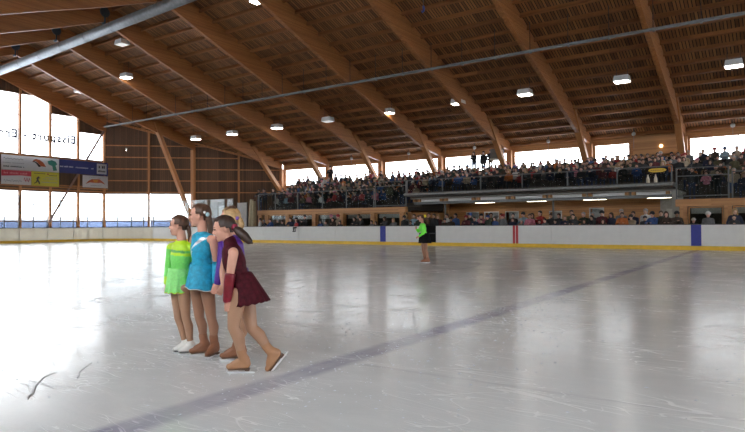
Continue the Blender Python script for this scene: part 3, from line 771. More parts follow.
cen = [XL1+.1+i*(XR1-XL1-.2)/6 for i in range(7)]
railing('gallery_railing', 33.0, 3.32, 4.14, cen, 'long glass railing along the middle balcony')
railing('stair_enclosure', 33.1, 2.44, 4.0, [-4.5, -2.25], 'tall glass railing cage right of the balcony above blue stripe', (3.6, 2.6))
railing('gallery_railing', 33.12, 2.44, 3.72, [-2.1, .4, 3, 5.6], 'glass railing at the picture edge beside the tall cage')
o = empty('gallery_sign', (-5.35, 32.93, 3.95)); mb = MB(); mb.prism([(.3*math.cos(a)*1+(.12 if math.cos(a) > 0 else -.12)*1, .10*math.sin(a)) for a in [2*PI*k/24 for k in range(24)]], 'y', -.02, .02); mb.build('plate', M('sign yellow', (.72, .47, .04), .5), o)
mb = MB(); [mb.box(-.3+.09*k_, -.24+.09*k_, -.024, -.02, -.025, .025) for k_ in range(7)]; mb.build('sign_lettering', M('sign brown', (.35, .22, .03), .5), o)
tag(o, 'small yellow rounded sign on the balcony railing', 'sign')
for i, x in enumerate((-5.78, -5.42)):
    o = MB().tube([(0, 0, 0), (0, 0, .2), (0, 0, .34), (0, 0, .42)], [.085, .08, .035, .03], 10).build('white_bottle', M('cream plastic', (.70, .62, .50), .5), loc=(x, 32.88, 3.32), smooth=True)
    tag(o, 'cream bottle standing on the balcony edge, %s of two' % ('farther from the cage' if i == 0 else 'nearer the cage'), 'bottle', 'bottles on the balcony edge', 'thing')
# things by the corner fence
for i, (x, h, t_) in enumerate(((-34.35, 3.3, .12), (-33.95, 3.15, -.05))):
    mb = MB(); mb.tube([(0, 0, 0), (t_*.4, .05, h*.5), (t_, .1, h)], [.16, .19, .15], 12)
    o = mb.build('rolled_tarp', M('tan canvas', (.36, .30, .19), .8, var=.15), loc=(x, 32.4, 0), smooth=True); tag(o, 'tall rolled tan tarp standing behind the boards, %s' % ('nearer the fence' if i == 0 else 'nearer the gallery'), 'tarp', 'rolled tarps')
o = empty('folding_screen', (-36.4, 32.6, 0)); sm = M('white screen cloth', (.62, .60, .60), .7, trans=.3)
for k_, (a, b, z1) in enumerate(((-1.9, -1.2, 2.9), (.1, 1.15, 3.1))):
    MB().box(a, b, k_*.3, k_*.3+.04, 0.3, z1).build('panel', sm, o); MB().box(a-.05, a, k_*.3-.01, k_*.3+.05, 0, z1+.04).build('upright', steel_m, o); MB().box(b, b+.05, k_*.3-.01, k_*.3+.05, 0, z1+.04).build('upright', steel_m, o)
tag(o, 'pale folding screen behind the corner fence', 'screen')
o = empty('loudspeaker_box', (-18.35, 43.2, 5.0)); bm_ = M('grey brown box', (.16, .14, .12), .7)
MB().box(-.45, .45, -.3, .3, 1.35, 2.1).build('cabinet', bm_, o); MB().box(-.5, .5, -.32, .32, 1.25, 1.35).build('shelf', M('cream shelf', (.5, .44, .36), .6), o)
for s_ in (-.42, .42): MB().box(s_-.04, s_+.04, -.05, .05, 0, 1.25).build('leg', M('cream shelf', (.5, .44, .36), .6), o)
tag(o, 'grey brown box on a pale stand beside the standing spectators', 'box')
# shavings of ice near the blue line
rng = np.random.default_rng(5); mb = MB()
for k_ in range(1500):
    if k_ < 900: x = XBLUE+rng.normal(.05, .75); y = rng.uniform(3.0, 11)
    else: x = rng.uniform(-9, 0); y = rng.uniform(2.2, 14)
    r = rng.uniform(.003, .009)*(1 if y > 4 else .8); st = rng.uniform(1, 3.0); a = rng.uniform(0, PI)
    c, s_ = math.cos(a)*r, math.sin(a)*r
    mb.add([(x+c*st, y+s_*st, .0005), (x-s_, y+c, .0005), (x-c*st, y-s_*st, .0005), (x+s_, y-c, .0005), (x, y, r*.8)], [(0, 1, 4), (1, 2, 4), (2, 3, 4), (3, 0, 4)])
o = mb.build('ice_shavings', snow_m); o['kind'] = 'stuff'; o['label'] = 'white ice shavings scattered on the ice around the blue line'; o['category'] = 'ice shavings'
gpt = [(-4.58, 2.12), (-4.66, 2.16), (-4.72, 2.22), (-4.9, 2.32), (-5.02, 2.41), (-5.14, 2.5), (-5.20, 2.58), (-5.23, 2.66)]
mb = MB(); mb.tube([(x, y, .0) for x, y in gpt], [.004, .010, .012, .010, .009, .008, .006, .003], 6)
o = mb.build('skate_groove', M('grey slush', (.46, .47, .49), .5)); tag(o, 'hooked grey skate groove cut in the ice near the end wall side', 'skate mark', 'skate grooves')
mb = MB(); mb.tube([(-4.89, 2.66, 0), (-4.95, 2.70, 0), (-5.08, 2.78, 0), (-5.2, 2.9, 0), (-5.32, 3.03, 0)], [.006, .008, .006, .005, .002], 6)
o = mb.build('skate_groove', MATS['grey slush']); tag(o, 'smaller thin grey skate groove farther along the ice', 'skate mark', 'skate grooves')

# ------------------------------------------------------------------ figures
def seg_d(P, a, b, ra, rb):
    a, b = np.array(a), np.array(b); d = b-a; t = np.clip(((P-a)@d)/max(d@d, 1e-9), 0, 1)
    return np.linalg.norm(P-(a+t[:, None]*d), axis=1)-(ra+(rb-ra)*t)
def ell_d(P, c, ax):
    A = np.array([list(x) for x in ax]); n = np.linalg.norm(A, axis=1)
    q = ((P-np.array(c))@(A/n[:, None]).T)/n
    return (np.linalg.norm(q, axis=1)-1)*n.min()
class Fig:
    """collects limbs and fuses them into one continuous surface"""
    def __init__(s): s.p = []
    def cap(s, a, b, ra, rb, t=0): s.p.append(('c', V(a), V(b), ra, rb, t)); return s
    def ell(s, c, ax, t=0): s.p.append(('e', V(c), [V(x) for x in ax], t)); return s
    def ball(s, c, r, t=0): return s.ell(c, ((r, 0, 0), (0, r, 0), (0, 0, r)), t)
    def fuse(s, name, mats, voxel=.008, smooth=3, grow=0):
        mb = MB()
        for p in s.p:
            if p[0] == 'c': mb.cap(p[1], p[2], p[3]+grow, p[4]+grow, 14)
            else: mb.ell(p[1], [x*(1+grow/x.length) for x in p[2]], 18)
        me = mb.mesh('tmp', []); o = bpy.data.objects.new('tmp', me); COL.objects.link(o)
        r = o.modifiers.new('r', 'REMESH'); r.mode = 'VOXEL'; r.voxel_size = voxel
        sm = o.modifiers.new('s', 'SMOOTH'); sm.iterations = smooth; sm.factor = .5
        dg = bpy.context.evaluated_depsgraph_get(); res = bpy.data.meshes.new_from_object(o.evaluated_get(dg))
        bpy.data.objects.remove(o); bpy.data.meshes.remove(me); res.name = name
        res.materials.clear()
        for mt in mats: res.materials.append(mt)
        n = len(res.polygons); C = np.zeros(n*3); res.polygons.foreach_get('center', C); C = C.reshape(-1, 3)
        best = np.full(n, 1e9); idx = np.zeros(n, int)
        for p in s.p:
            d = seg_d(C, p[1], p[2], p[3], p[4]) if p[0] == 'c' else ell_d(C, p[1], p[2])
            k = p[-1]; u = d < best; best[u] = d[u]; idx[u] = k
        res.polygons.foreach_set('material_index', idx.astype(np.int32)); res.polygons.foreach_set('use_smooth', [True]*n)
        res.update(); return res
def paint(me, fn):
    """material index from the position of each face on the garment"""
    n = len(me.polygons); C = np.zeros(n*3); me.polygons.foreach_get('center', C); C = C.reshape(-1, 3)
    Nn = np.zeros(n*3); me.polygons.foreach_get('normal', Nn); Nn = Nn.reshape(-1, 3)
    me.polygons.foreach_set('material_index', fn(C, Nn).astype(np.int32)); me.update()

RH = R0; AWAY = V((-math.sin(YAW), math.cos(YAW), 0)); Z = V((0, 0, 1))
def heading(deg):
    """0 looks to the camera, 90 to the picture's left"""
    a = math.radians(deg); return -AWAY*math.cos(a)-RH*math.sin(a)
def head(F, c, hf, hu, s=1.0, t_skin=0, t_lip=2):
    hf = hf.normalized(); hl = hu.cross(hf).normalized(); hu = hf.cross(hl).normalized()
    P = lambda f, l, u: c+(hf*f+hl*l+hu*u)*s
    E = lambda f, l, u, a, b, d, t=t_skin: F.ell(P(f, l, u), (hl*b*s, hf*a*s, hu*d*s), t)
    E(-.012, 0, .028, .094, .073, .084); E(.020, 0, -.032, .062, .057, .074); E(.056, 0, -.080, .024, .026, .022)
    E(.068, 0, .028, .020, .045, .022)
    for q in (-1, 1):
        E(.050, q*.033, -.022, .026, .024, .026); E(-.010, q*.073, -.010, .016, .011, .028)
        E(.066, q*.028, .012, .015, .016, .012)
    F.cap(P(.078, 0, .014), P(.098, 0, -.020), .008*s, .0095*s, t_skin); F.cap(P(.086, -.009, -.025), P(.086, .009, -.025), .008*s, .008*s, t_skin)
    E(.080, 0, -.050, .010, .021, .006, t_lip); E(.077, 0, -.060, .011, .018, .007, t_lip)
    return P, hl, hf, hu
def eyes(P, parent, s=1):
    for q in (-1, 1):
        MB().ell(P(.0765, q*.0335, .010), [x*s for x in ((P(1, 0, 0)-P(0, 0, 0)).normalized()*.010, (P(0, 1, 0)-P(0, 0, 0)).normalized()*.013, (P(0, 0, 1)-P(0, 0, 0)).normalized()*.0068)], 12).build('eye', eye_m, parent, True)
        MB().tube([P(.087, q*.014, .029), P(.084, q*.030, .034), P(.070, q*.047, .029)], [.0025*s, .0032*s, .0018*s], 6).build('eyebrow', hair_br, parent, True)
def hair_cap(c, hf, hl, hu, s, mat, parent, name='hair', fringe=.50):
    n, nr = 112, 64; mb = MB(); c = c+(hu*.028-hf*.012)*s; vs = []; keep = {}
    ph = random.random()*6
    for i in range(nr+1):
        th = PI*i/nr
        for k in range(n):
            a = 2*PI*k/n; d = (math.sin(th)*math.cos(a), math.sin(th)*math.sin(a), math.cos(th))
            rip = 1+.010*math.sin(a*14+ph+th*5)+.004*math.sin(a*37+th*9)
            wv = .03*math.sin(a*9+ph)+.02*math.sin(th*23)
            ok = not ((d[0] > fringe+wv-.10*abs(d[1])-.25*max(0, -d[2]) and d[2] < .56+wv) or (d[2] < -.30 and d[0] > -.35) or d[2] < -.78 or (d[0] > -.05 and d[2] < -.12))
            keep[i, k] = ok; vs.append(((.104*d[0], .083*d[1], .095*d[2]), rip))
    def pt(q, g): return c+(hf*q[0][0]+hl*q[0][1]+hu*q[0][2])*s*q[1]*g
    outer = [pt(q, 1.0) for q in vs]; inner = [pt(q, .90) for q in vs]
    fs = [(i*n+k, (i+1)*n+k, (i+1)*n+(k+1) % n, i*n+(k+1) % n) for i in range(nr) for k in range(n) if all((keep[i, k], keep[i+1, k], keep[i+1, (k+1) % n], keep[i, (k+1) % n]))]
    used = {}
    for f in fs:
        for a, b in zip(f, f[1:]+f[:1]): used[a, b] = used.get((a, b), 0)+1
    off = len(outer); allf = list(fs)+[tuple(i+off for i in f[::-1]) for f in fs]
    for (a, b) in used:
        if (b, a) not in used: allf.append((b, a, a+off, b+off))
    mb.add(outer+inner, allf)
    return mb.build(name, mat, parent, True)
def hand(F, w, tip, n, s=1, curl=.5, t=0, thumb=1):
    """palm, four fingers of their own length, thumb off the side"""
    d = (tip-w).normalized(); side = d.cross(n).normalized(); n = side.cross(d).normalized()
    pc = w+d*.04*s; F.cap(w, w+d*.02*s, .021*s, .022*s, t)
    F.ell(pc+d*.004*s, (side*.034*s, d*.046*s, n*.014*s), t)
    for k, ln in ((-1.5, .052), (-.5, .062), (.5, .066), (1.5, .058)):
        b = pc+d*.036*s+side*k*.0175*s; a1 = (d+side*k*.05).normalized(); a2 = (a1*math.cos(curl)+n*math.sin(curl)).normalized(); a3 = (a1*math.cos(curl*2)+n*math.sin(curl*2)).normalized()
        j1 = b+a1*ln*.45*s; j2 = j1+a2*ln*.32*s; j3 = j2+a3*ln*.26*s
        F.cap(b-d*.015*s, j1, .0085*s, .008*s, t); F.cap(j1, j2, .008*s, .0072*s, t); F.cap(j2, j3, .0072*s, .006*s, t)
    b = w+d*.022*s+side*thumb*.026*s; j = b+(d*.55+side*thumb*.7+n*.25).normalized()*.035*s
    F.cap(w+d*.012*s, b, .014*s, .012*s, t); F.cap(b, j, .012*s, .0095*s, t); F.cap(j, j+(d*.9+side*thumb*.15+n*.3).normalized()*.028*s, .0095*s, .0075*s, t)
def skirt(parent, c0, a0, b0, c1, a1, b1, mat, name='skirt', pleats=14, amp=.07, flare=1.5, trim=None):
    n, nr = 112, 12; mb = MB(); rings = []
    for i in range(nr+1):
        t = i/nr; q = t**flare*.75+t*.25
        c = c0.lerp(c1, t); a = a0.lerp(a1, q); b = b0.lerp(b1, q)
        rings.append([c+(a*math.cos(2*PI*k/n)+b*math.sin(2*PI*k/n))*(1+amp*t*math.sin(pleats*2*PI*k/n+.6*math.sin(4*PI*k/n)))+Z*(-.005*t*math.cos(pleats*2*PI*k/n)) for k in range(n)])
    vs = [p for r in rings for p in r]; off = len(vs)
    vs += [c0.lerp(c1, i/nr)+(p-c0.lerp(c1, i/nr))*.965 for i, r in enumerate(rings) for p in r]
    fs = []
    for i in range(nr):
        for k in range(n):
            q = (i*n+k, i*n+(k+1) % n, (i+1)*n+(k+1) % n, (i+1)*n+k); fs.append(q); fs.append(tuple(x+off for x in q[::-1]))
    for k in range(n):
        fs.append((nr*n+k, nr*n+(k+1) % n, off+nr*n+(k+1) % n, off+nr*n+k)); fs.append((k+off, (k+1) % n+off, (k+1) % n, k))
    o = mb.add(vs, fs).build(name, mat, parent, True)
    if trim: MB().tube(rings[-1]+[rings[-1][0]], .004, 6).build('hem_trim', trim, o, True)
    return o
def skate(parent, ank, d, pitch, mat, s=1, shin=None, name='skate', lace=None, shaft=.085):
    """boot with its blade; d is the toe direction on the ice, pitch lifts the heel; returns the ankle height used"""
    d = V((d.x, d.y, 0)).normalized(); sd = Z.cross(d).normalized(); cp, sp2 = math.cos(pitch), math.sin(pitch)
    f = d*cp-Z*sp2; u = d*sp2+Z*cp
    P = lambda a, b, c: ank+(f*a+sd*b+u*c)*s
    B = Fig()
    sh_ = shin if shin is not None else u
    B.cap(ank+sh_*shaft*s, ank+sh_*.02*s, .046*s, .044*s); B.cap(ank+sh_*.03*s, P(-.012, 0, -.01), .045*s, .044*s); B.cap(P(-.012, 0, 0), P(-.028, 0, -.045), .044*s, .040*s)
    B.cap(P(-.025, 0, -.052), P(.075, 0, -.056), .038*s, .037*s); B.cap(P(.06, 0, -.058), P(.135, 0, -.068), .038*s, .027*s)
    B.cap(P(.005, 0, -.01), P(.09, 0, -.045), .040*s, .030*s)
    me = B.fuse(name, [mat], .007, 3); o = put(name, me, parent)
    mb = MB(); mb.bar(P(-.058, 0, -.092), P(.14, 0, -.094), .056*s, .010*s, u); mb.bar(P(-.058, 0, -.100), P(-.015, 0, -.100), .046*s, .014*s, u)
    mb.build('sole', M('brown sole', (.13, .07, .045), .5) if mat is not boot_white else darksteel_m, o)
    mb = MB()
    mb.prism([(-.10, -.128), (.135, -.128), (.160, -.116), (.162, -.104), (.12, -.110), (.09, -.108), (.02, -.114), (-.06, -.113), (-.105, -.120)], 'y', -.004, .004)
    for a in (-.04, .07): mb.box(a-.02, a+.022, -.008, .008, -.117, -.10)
    mb.v = [tuple(P(x, y, z)) for x, y, z in mb.v]
    mb.build('blade', blade_m, o)
    if lace:
        mb = MB()
        for k in range(5):
            a = .035+.017*k; mb.tube([P(a, -.02, .02-.016*k), P(a+.006, 0, .030-.016*k), P(a, .02, .02-.016*k)], .0028*s, 6)
        mb.build('lace', lace, o)
    return o

def girl(spec):
    g = spec; D = g['D']; Q = lambda k: at(g[k][0], g[k][1], D+(g[k][2] if len(g[k]) > 2 else 0))
    s = g.get('s', 1.0)
    neck, pel = Q('neck'), Q('pelvis'); u = (neck-pel).normalized(); f = heading(g['body']); l = u.cross(f).normalized(); f = l.cross(u).normalized()
    Lt = (neck-pel).length
    F = Fig(); T = Fig()
    SR, SL = Q('shR'), Q('shL'); w = g.get('w', 1.0)
    torso = [((pel-f*.006), (l*.128*w, f*.098*w, u*.115)), (pel.lerp(neck, .32), (l*.104*w, f*.082*w, u*.15)), (pel.lerp(neck, .62)+f*.004, (l*.122*w, f*.092*w, u*.15)),
             (pel.lerp(neck, .80)+f*.004, (l*.118*w, f*.082*w, u*.10))]
    for c, ax in torso: F.ell(c, ax, 0); T.ell(c, ax, 0)
    for q in (-1, 1):
        c = pel-f*.055+l*q*.055-u*.045; F.ball(c, .078*w, 1); T.ball(c, .078*w)
    mid = pel.lerp(neck, .93)
    for sh in (SR, SL): F.cap(mid, sh, .05, .042, 0); T.cap(mid.lerp(sh, .1)-u*.01, mid.lerp(sh, .62 if not g.get('sleeves') else 1), .048, .043)
    hc = Q('head'); hf = heading(g['look']); hf = (hf+Z*g.get('nod', 0)).normalized(); hu = (Z+u*.4+(-hf*0)).normalized()
    F.cap(neck-u*.02, neck.lerp(hc, .42)-hf*.01, .05, .043, 0); F.cap(neck.lerp(hc, .3), hc-hf*.018*s, .043, .046, 0)
    P, hl, hf, hu = head(F, hc, hf, hu, s)
    for sd_, q in (('R', -1), ('L', 1)):
        sh, el, wr, tp = Q('sh'+sd_), Q('el'+sd_), Q('wr'+sd_), Q('tip'+sd_)
        F.cap(sh, sh.lerp(el, .5), .042, .039, 0); F.cap(sh.lerp(el, .45), el, .039, .033, 0); F.cap(el, el.lerp(wr, .35), .034, .034, 0); F.cap(el.lerp(wr, .3), wr, .034, .023, 0)
        if 'palm' in g: pn = heading(g['palm'])
        else: pn = -l*q
        hand(F, wr, tp, pn, .88*s, g.get('curl'+sd_, .55), 0, g.get('thumb'+sd_, q))
        hp, kn, an = Q('hip'+sd_), Q('kn'+sd_), Q('an'+sd_)
        tw = g.get('thigh', 1.0)
        if sd_ in g.get('flat', 'RL'): an = V((an.x, an.y, .128*s*g.get('bs', .95)))
        bk = (kn-hp).normalized().cross((an-kn).normalized())
        back = -f
        F.cap(hp, hp.lerp(kn, .5), .080*tw, .068*tw, 1); F.cap(hp.lerp(kn, .45), kn, .069*tw, .050*tw, 1)
        cf = kn.lerp(an, .32)+back*.014; F.cap(kn, cf, .049*tw, .053*tw, 1); F.cap(cf, kn.lerp(an, .75), .053*tw, .037*tw, 1); F.cap(kn.lerp(an, .7), an, .038*tw, .034*tw, 1)
        g['_an'+sd_] = an
    body = put('person', F.fuse('person', [skin_m, g['tights'], lip_m], .0062, 3))
    tag(body, g['label'], 'person', g.get('group'))
    eyes(P, body, s)
    hair_cap(hc, hf, hl, hu, s, g['hair'], body)
    # garment
    if g.get('sleeves'):
        for sd_ in 'RL':
            sh, el, wr = Q('sh'+sd_), Q('el'+sd_), Q('wr'+sd_); T.cap(sh, el, .042, .035); T.cap(el, el.lerp(wr, .95), .036, .026)
    if g.get('collar'): T.cap(neck-u*.02, neck.lerp(hc, .30)-hf*.008, .054, .047)
    me = T.fuse('bodice', g['cloth'], .0075, 4, .009)
    if g.get('paint'): paint(me, lambda C, Nn: g['paint'](C, Nn, pel, neck, u, l, f))
    dress = put('dress', me, body)
    # skirt
    k0, k1 = g['waist'], g['hem']
    c0 = at(k0[0], k0[1], D+k0[3]); c1 = at(k1[0], k1[1], D+k1[3])
    upx = RT; tl = k1[4] if len(k1) > 4 else 0
    a0 = RH*k0[2]; b0 = AWAY*k0[2]*.95; a1 = RH*k1[2]+Z*tl; b1 = AWAY*k1[2]*g.get('hemdepth', .85)
    skirt(dress, c0, a0, b0, c1, a1, b1, g['skirt'], 'skirt', g.get('pleats', 14), g.get('amp', .06), g.get('flare', 1.3), g.get('trim'))
    # hair details
    for nm, mat, pts, rad in g.get('tails', []):
        mb = Fig(); pp = [at(a, b, D+c) for a, b, c in pts]
        for a, b, ra, rb in zip(pp, pp[1:], rad, rad[1:]): mb.cap(a, b, ra, rb)
        put(nm, mb.fuse(nm, [mat], .006, 2), body)
    for nm, mat, p, r in g.get('ties', []):
        MB().ell(at(p[0], p[1], D+p[2]), (RH*r, AWAY*r, Z*r*1.1), 12).build(nm, mat, body, True)
    for sd_, mat, r0, r1 in g.get('gloves', []):
        el, wr, tp = Q('el'+sd_), Q('wr'+sd_), Q('tip'+sd_); sh = Q('sh'+sd_)
        a = el.lerp(sh, .06); pts = [a, el, el.lerp(wr, .25), el.lerp(wr, .5), el.lerp(wr, .75), wr, wr+(tp-wr)*.12]
        MB().tube(pts, [.043, .044, .046, .043, .040, .036, .031], 20).build('arm_warmer', mat, body, True)
    for sd_ in 'RL':
        dd = g['toe'+sd_]; dv = heading(dd[0]); skate(body, g['_an'+sd_], dv, dd[1], g['boot'], s*g.get('bs', .95), (Q('kn'+sd_)-g['_an'+sd_]).normalized(), lace=g.get('lace'), shaft=g.get('shaft', .085))
    return body

green_f = M('lime dress cloth', (.20, .74, .14), .45, var=.10, scale=60); lime_f = M('yellow lime cloth', (.50, .78, .02), .45, var=.06, scale=60); dgreen_f = M('deep green band', (.10, .42, .10), .5, var=.1, scale=60)
green_s = M('pale lime skirt cloth', (.30, .82, .24), .45, var=.10, scale=50)
blue_f = M('turquoise velvet', (.012, .33, .52), .6, var=.25, scale=30); silver_f = M('silver sequins', (.62, .66, .68), .3, .4, .2, 90)
vel_f = M('burgundy velvet', (.060, .004, .010), .7, var=.35, scale=30, spec=.2); velg = M('burgundy satin', (.19, .008, .020), .35, var=.25, scale=30); pur_f = M('purple satin', (.085, .018, .27), .35, var=.2, scale=30)
white_tr = M('white piping', (.75, .78, .78), .5)
tie_red = M('red scrunchie', (.25, .01, .04), .6); tie_blue = M('pale blue hair tie', (.45, .68, .78), .5); tie_pur = M('purple scrunchie', (.22, .10, .45), .6)

def paint_green(C, Nn, pel, neck, u, l, f):
    h = (C-np.array(pel))@np.array(u)/((neck-pel).length); k = np.zeros(len(C), int)
    lat = np.abs((C-np.array(pel))@np.array(l))
    k[(h > .80)] = 1; k[(h > .66) & (h <= .735) & (lat < .13)] = 1; k[(h > .735) & (h <= .80) & (lat < .10)] = 2
    k[(h < .05) & (lat > .15)] = 1
    return k
def paint_blue(C, Nn, pel, neck, u, l, f):
    p = C-np.array(pel); h = p@np.array(u)/((neck-pel).length); lat = p@np.array(l); k = np.zeros(len(C), int); fr = Nn@np.array(f) > .05
    x0 = .105-(.88-h)*.52
    k[fr & (h > .60) & (h < .90) & (lat > x0-.030*(h-.52)*3.2) & (lat < x0+.030*(h-.52)*2.2)] = 1
    x1 = -.02-(.60-h)*.25
    k[fr & (h > .36) & (h <= .60) & (np.abs(lat-x1) < .022*(h-.30)*3)] = 1
    return k
G1 = dict(D=5.86, s=.92, bs=.84, shaft=.02, w=.88, thigh=.84, body=35, look=84, head=(178.6, 226.0), neck=(182, 242.5), pelvis=(179.5, 280), shR=(171.5, 248, .10), elR=(169, 267, .12), wrR=(167, 283, .08), tipR=(166, 298, .04),
          shL=(190.5, 248, -.02), elL=(192, 266, .05), wrL=(190.5, 283, .08), tipL=(189, 297, .05), hipR=(176.5, 286, .05), knR=(178.5, 318, .05), anR=(185.5, 341, .06), hipL=(183.5, 287, -.03), knL=(186, 318, -.02), anL=(191, 341, 0),
          toeR=(72, 0), toeL=(70, 0), sleeves=True, tights=tights_m, boot=boot_white, lace=M('white lace', (.85, .85, .83), .5), hair=hair_br, cloth=[green_f, lime_f, dgreen_f], skirt=green_s, trim=lime_f, paint=paint_green,
          waist=(179.5, 268, .105, 0), hem=(178, 292, .125, 0), pleats=12, amp=.05, hemdepth=.9, flare=1.0,
          tails=[('ponytail', hair_br, [(186.5, 223.5, 0), (188.5, 228, -.01), (189.5, 234, -.01), (188.5, 241, -.01)], [.016, .022, .02, .008])], ties=[('hair_tie', tie_red, (186.6, 223.6, 0), .017)],
          label='girl skater in a lime green long sleeved dress with white skates')
G2 = dict(D=5.76, s=1.0, bs=.92, thigh=.92, body=42, look=86, head=(199.6, 215.8), neck=(202.5, 233), pelvis=(201.5, 276), shR=(193.5, 239, .11), elR=(191, 260, .13), wrR=(189.3, 280, .10), tipR=(188, 297, .08), shL=(213, 240, -.10), elL=(217, 262, -.06), wrL=(216, 282, -.10), tipL=(212.5, 297, -.14),
          hipR=(196.5, 283, .06), knR=(199.5, 318, .05), anR=(204.5, 345, .05), hipL=(206.5, 284, -.03), knL=(211.5, 319, -.04), anL=(214.5, 345, -.02), toeR=(66, 0), toeL=(18, 0), tights=tights2_m, boot=boot_brown, hair=hair_br,
          cloth=[blue_f, silver_f], skirt=blue_f, trim=white_tr, paint=paint_blue, waist=(202.3, 264, .110, 0), hem=(201.8, 288.3, .150, -.02, -.02), pleats=6, amp=.03, hemdepth=1.12, flare=.8, gloves=[('L', M('turquoise sleeve', (.02, .34, .54), .5, var=.15, scale=30), 0, 0), ('R', M('turquoise sleeve', (.02, .28, .45)), 0, 0)],
          tails=[('ponytail', hair_br, [(207, 214.5, -.02), (209, 219, -.03), (210.3, 226, -.03), (211, 233, -.04), (209, 238, -.05)], [.018, .034, .034, .026, .008])], ties=[('hair_tie', tie_blue, (207.5, 214.5, -.05), .02), ('hair_clip', M('pearl clip', (.75, .72, .72), .3), (204.6, 212.3, -.085), .012)],
          label='girl skater in a turquoise dress with silver slash, tallest of the four')
G3 = dict(D=5.15, s=.98, body=72, look=76, nod=-.22, head=(223.8, 229.0), neck=(231, 246.5), pelvis=(240.5, 286), shR=(228, 251, .14), elR=(223, 271, .16), wrR=(223.5, 285, .12), tipR=(217, 297, .06), shL=(233.5, 253, -.13), elL=(230, 275, -.16), wrL=(227, 300, -.14), tipL=(228.5, 316, -.13), curlL=1.0, curlR=.9,
          hipR=(245, 292, .08), knR=(251.5, 328, .04), anR=(271.5, 352.5, .02), hipL=(237.5, 293, -.06), knL=(233.5, 327, -.10), anL=(243.5, 357, -.04), flat='L', toeR=(66, .85), toeL=(88, 0.0), tights=tights_m, boot=boot_tan, hair=hair_dk, collar=True, thigh=1.03,
          cloth=[vel_f], skirt=vel_f, waist=(239.5, 272, .105, 0), hem=(250, 303.5, .172, 0, .03), pleats=17, amp=.034, hemdepth=.95, flare=.9, gloves=[('L', velg, 0, 0)],
          tails=[('ponytail', hair_dk, [(234.5, 228, -.03), (239, 231.5, -.06), (244, 236, -.08), (249, 241, -.09), (252.5, 243.5, -.1)], [.022, .040, .042, .030, .008])], ties=[('scrunchie', tie_red, (234.6, 227.5, -.03), .030)],
          label='girl skater in a burgundy velvet dress with one red arm warmer, leaning forward')
G4 = dict(D=5.58, s=.96, body=66, look=102, head=(229.5, 219), neck=(231.5, 236), pelvis=(238.5, 282), shR=(223.5, 244, .10), elR=(221, 265, .06), wrR=(217.5, 283, .02), tipR=(213.5, 296, -.02), shL=(238, 245, -.10), elL=(241, 266, -.08), wrL=(238, 284, -.06), tipL=(235, 297, -.06),
          hipR=(234, 289, .06), knR=(233.5, 322, .05), anR=(240.5, 350, .05), hipL=(242, 289, -.02), knL=(243, 324, -.02), anL=(235.5, 349, 0), toeR=(80, 0), toeL=(72, 0), sleeves=True, tights=tights_m, boot=boot_brown, hair=hair_bl,
          cloth=[pur_f], skirt=pur_f, waist=(237, 268, .105, 0), hem=(237.5, 290, .12, 0), pleats=10, amp=.04, flare=1.0,
          tails=[('ponytail', hair_bl, [(237.5, 217.5, 0), (240, 220, -.02), (241.5, 225, -.03), (240.5, 231, -.03)], [.018, .028, .030, .014]), ('hair_roll', hair_br, [(227, 210.5, -.04), (232, 208.5, -.02), (236, 212, -.02)], [.022, .032, .026])], ties=[('scrunchie', tie_pur, (236.8, 218, -.05), .02)],
          label='girl skater in purple with a blond ponytail, mostly hidden behind the velvet dress')
for g_ in (G1, G2, G3, G4): girl(g_)
neon_f = M('neon green top', (.16, .85, .05), .5, var=.08, scale=30)
G5 = dict(D=19.5, s=1.02, body=75, look=85, head=(421.6, 218.6), neck=(422.3, 223), pelvis=(424.3, 238), shR=(421.5, 225.0, .14), elR=(418.5, 231.5, .2), wrR=(416.8, 229.5, .16), tipR=(415.8, 226.5, .14), shL=(423.2, 225.4, -.16), elL=(423.6, 233, -.2), wrL=(419.2, 236.2, -.2), tipL=(416.2, 238, -.2),
          hipR=(423.6, 240, .06), knR=(423.5, 250.5, .06), anR=(425.0, 260, .05), hipL=(425, 240, -.06), knL=(425.5, 250.5, -.05), anL=(428.2, 260, -.04), toeR=(80, 0), toeL=(75, 0), sleeves=True, tights=tights2_m, boot=boot_brown, hair=hair_br,
          cloth=[neon_f], skirt=M('black skirt cloth', (.008, .008, .010), .9, spec=.1), waist=(424.2, 233, .165, 0), hem=(425.0, 243, .21, 0), pleats=10, amp=.06, flare=1.0, thigh=1.15, w=1.1,
          tails=[('ponytail', hair_br, [(424.6, 217.6, 0), (426.2, 219.5, 0), (427.5, 223.5, 0)], [.05, .075, .02])], ties=[('scrunchie', M('yellow scrunchie', (.75, .62, .02), .5), (424.8, 216.3, -.02), .052)],
          label='lone skater in a neon green top and black skirt far out on the ice')
girl(G5)

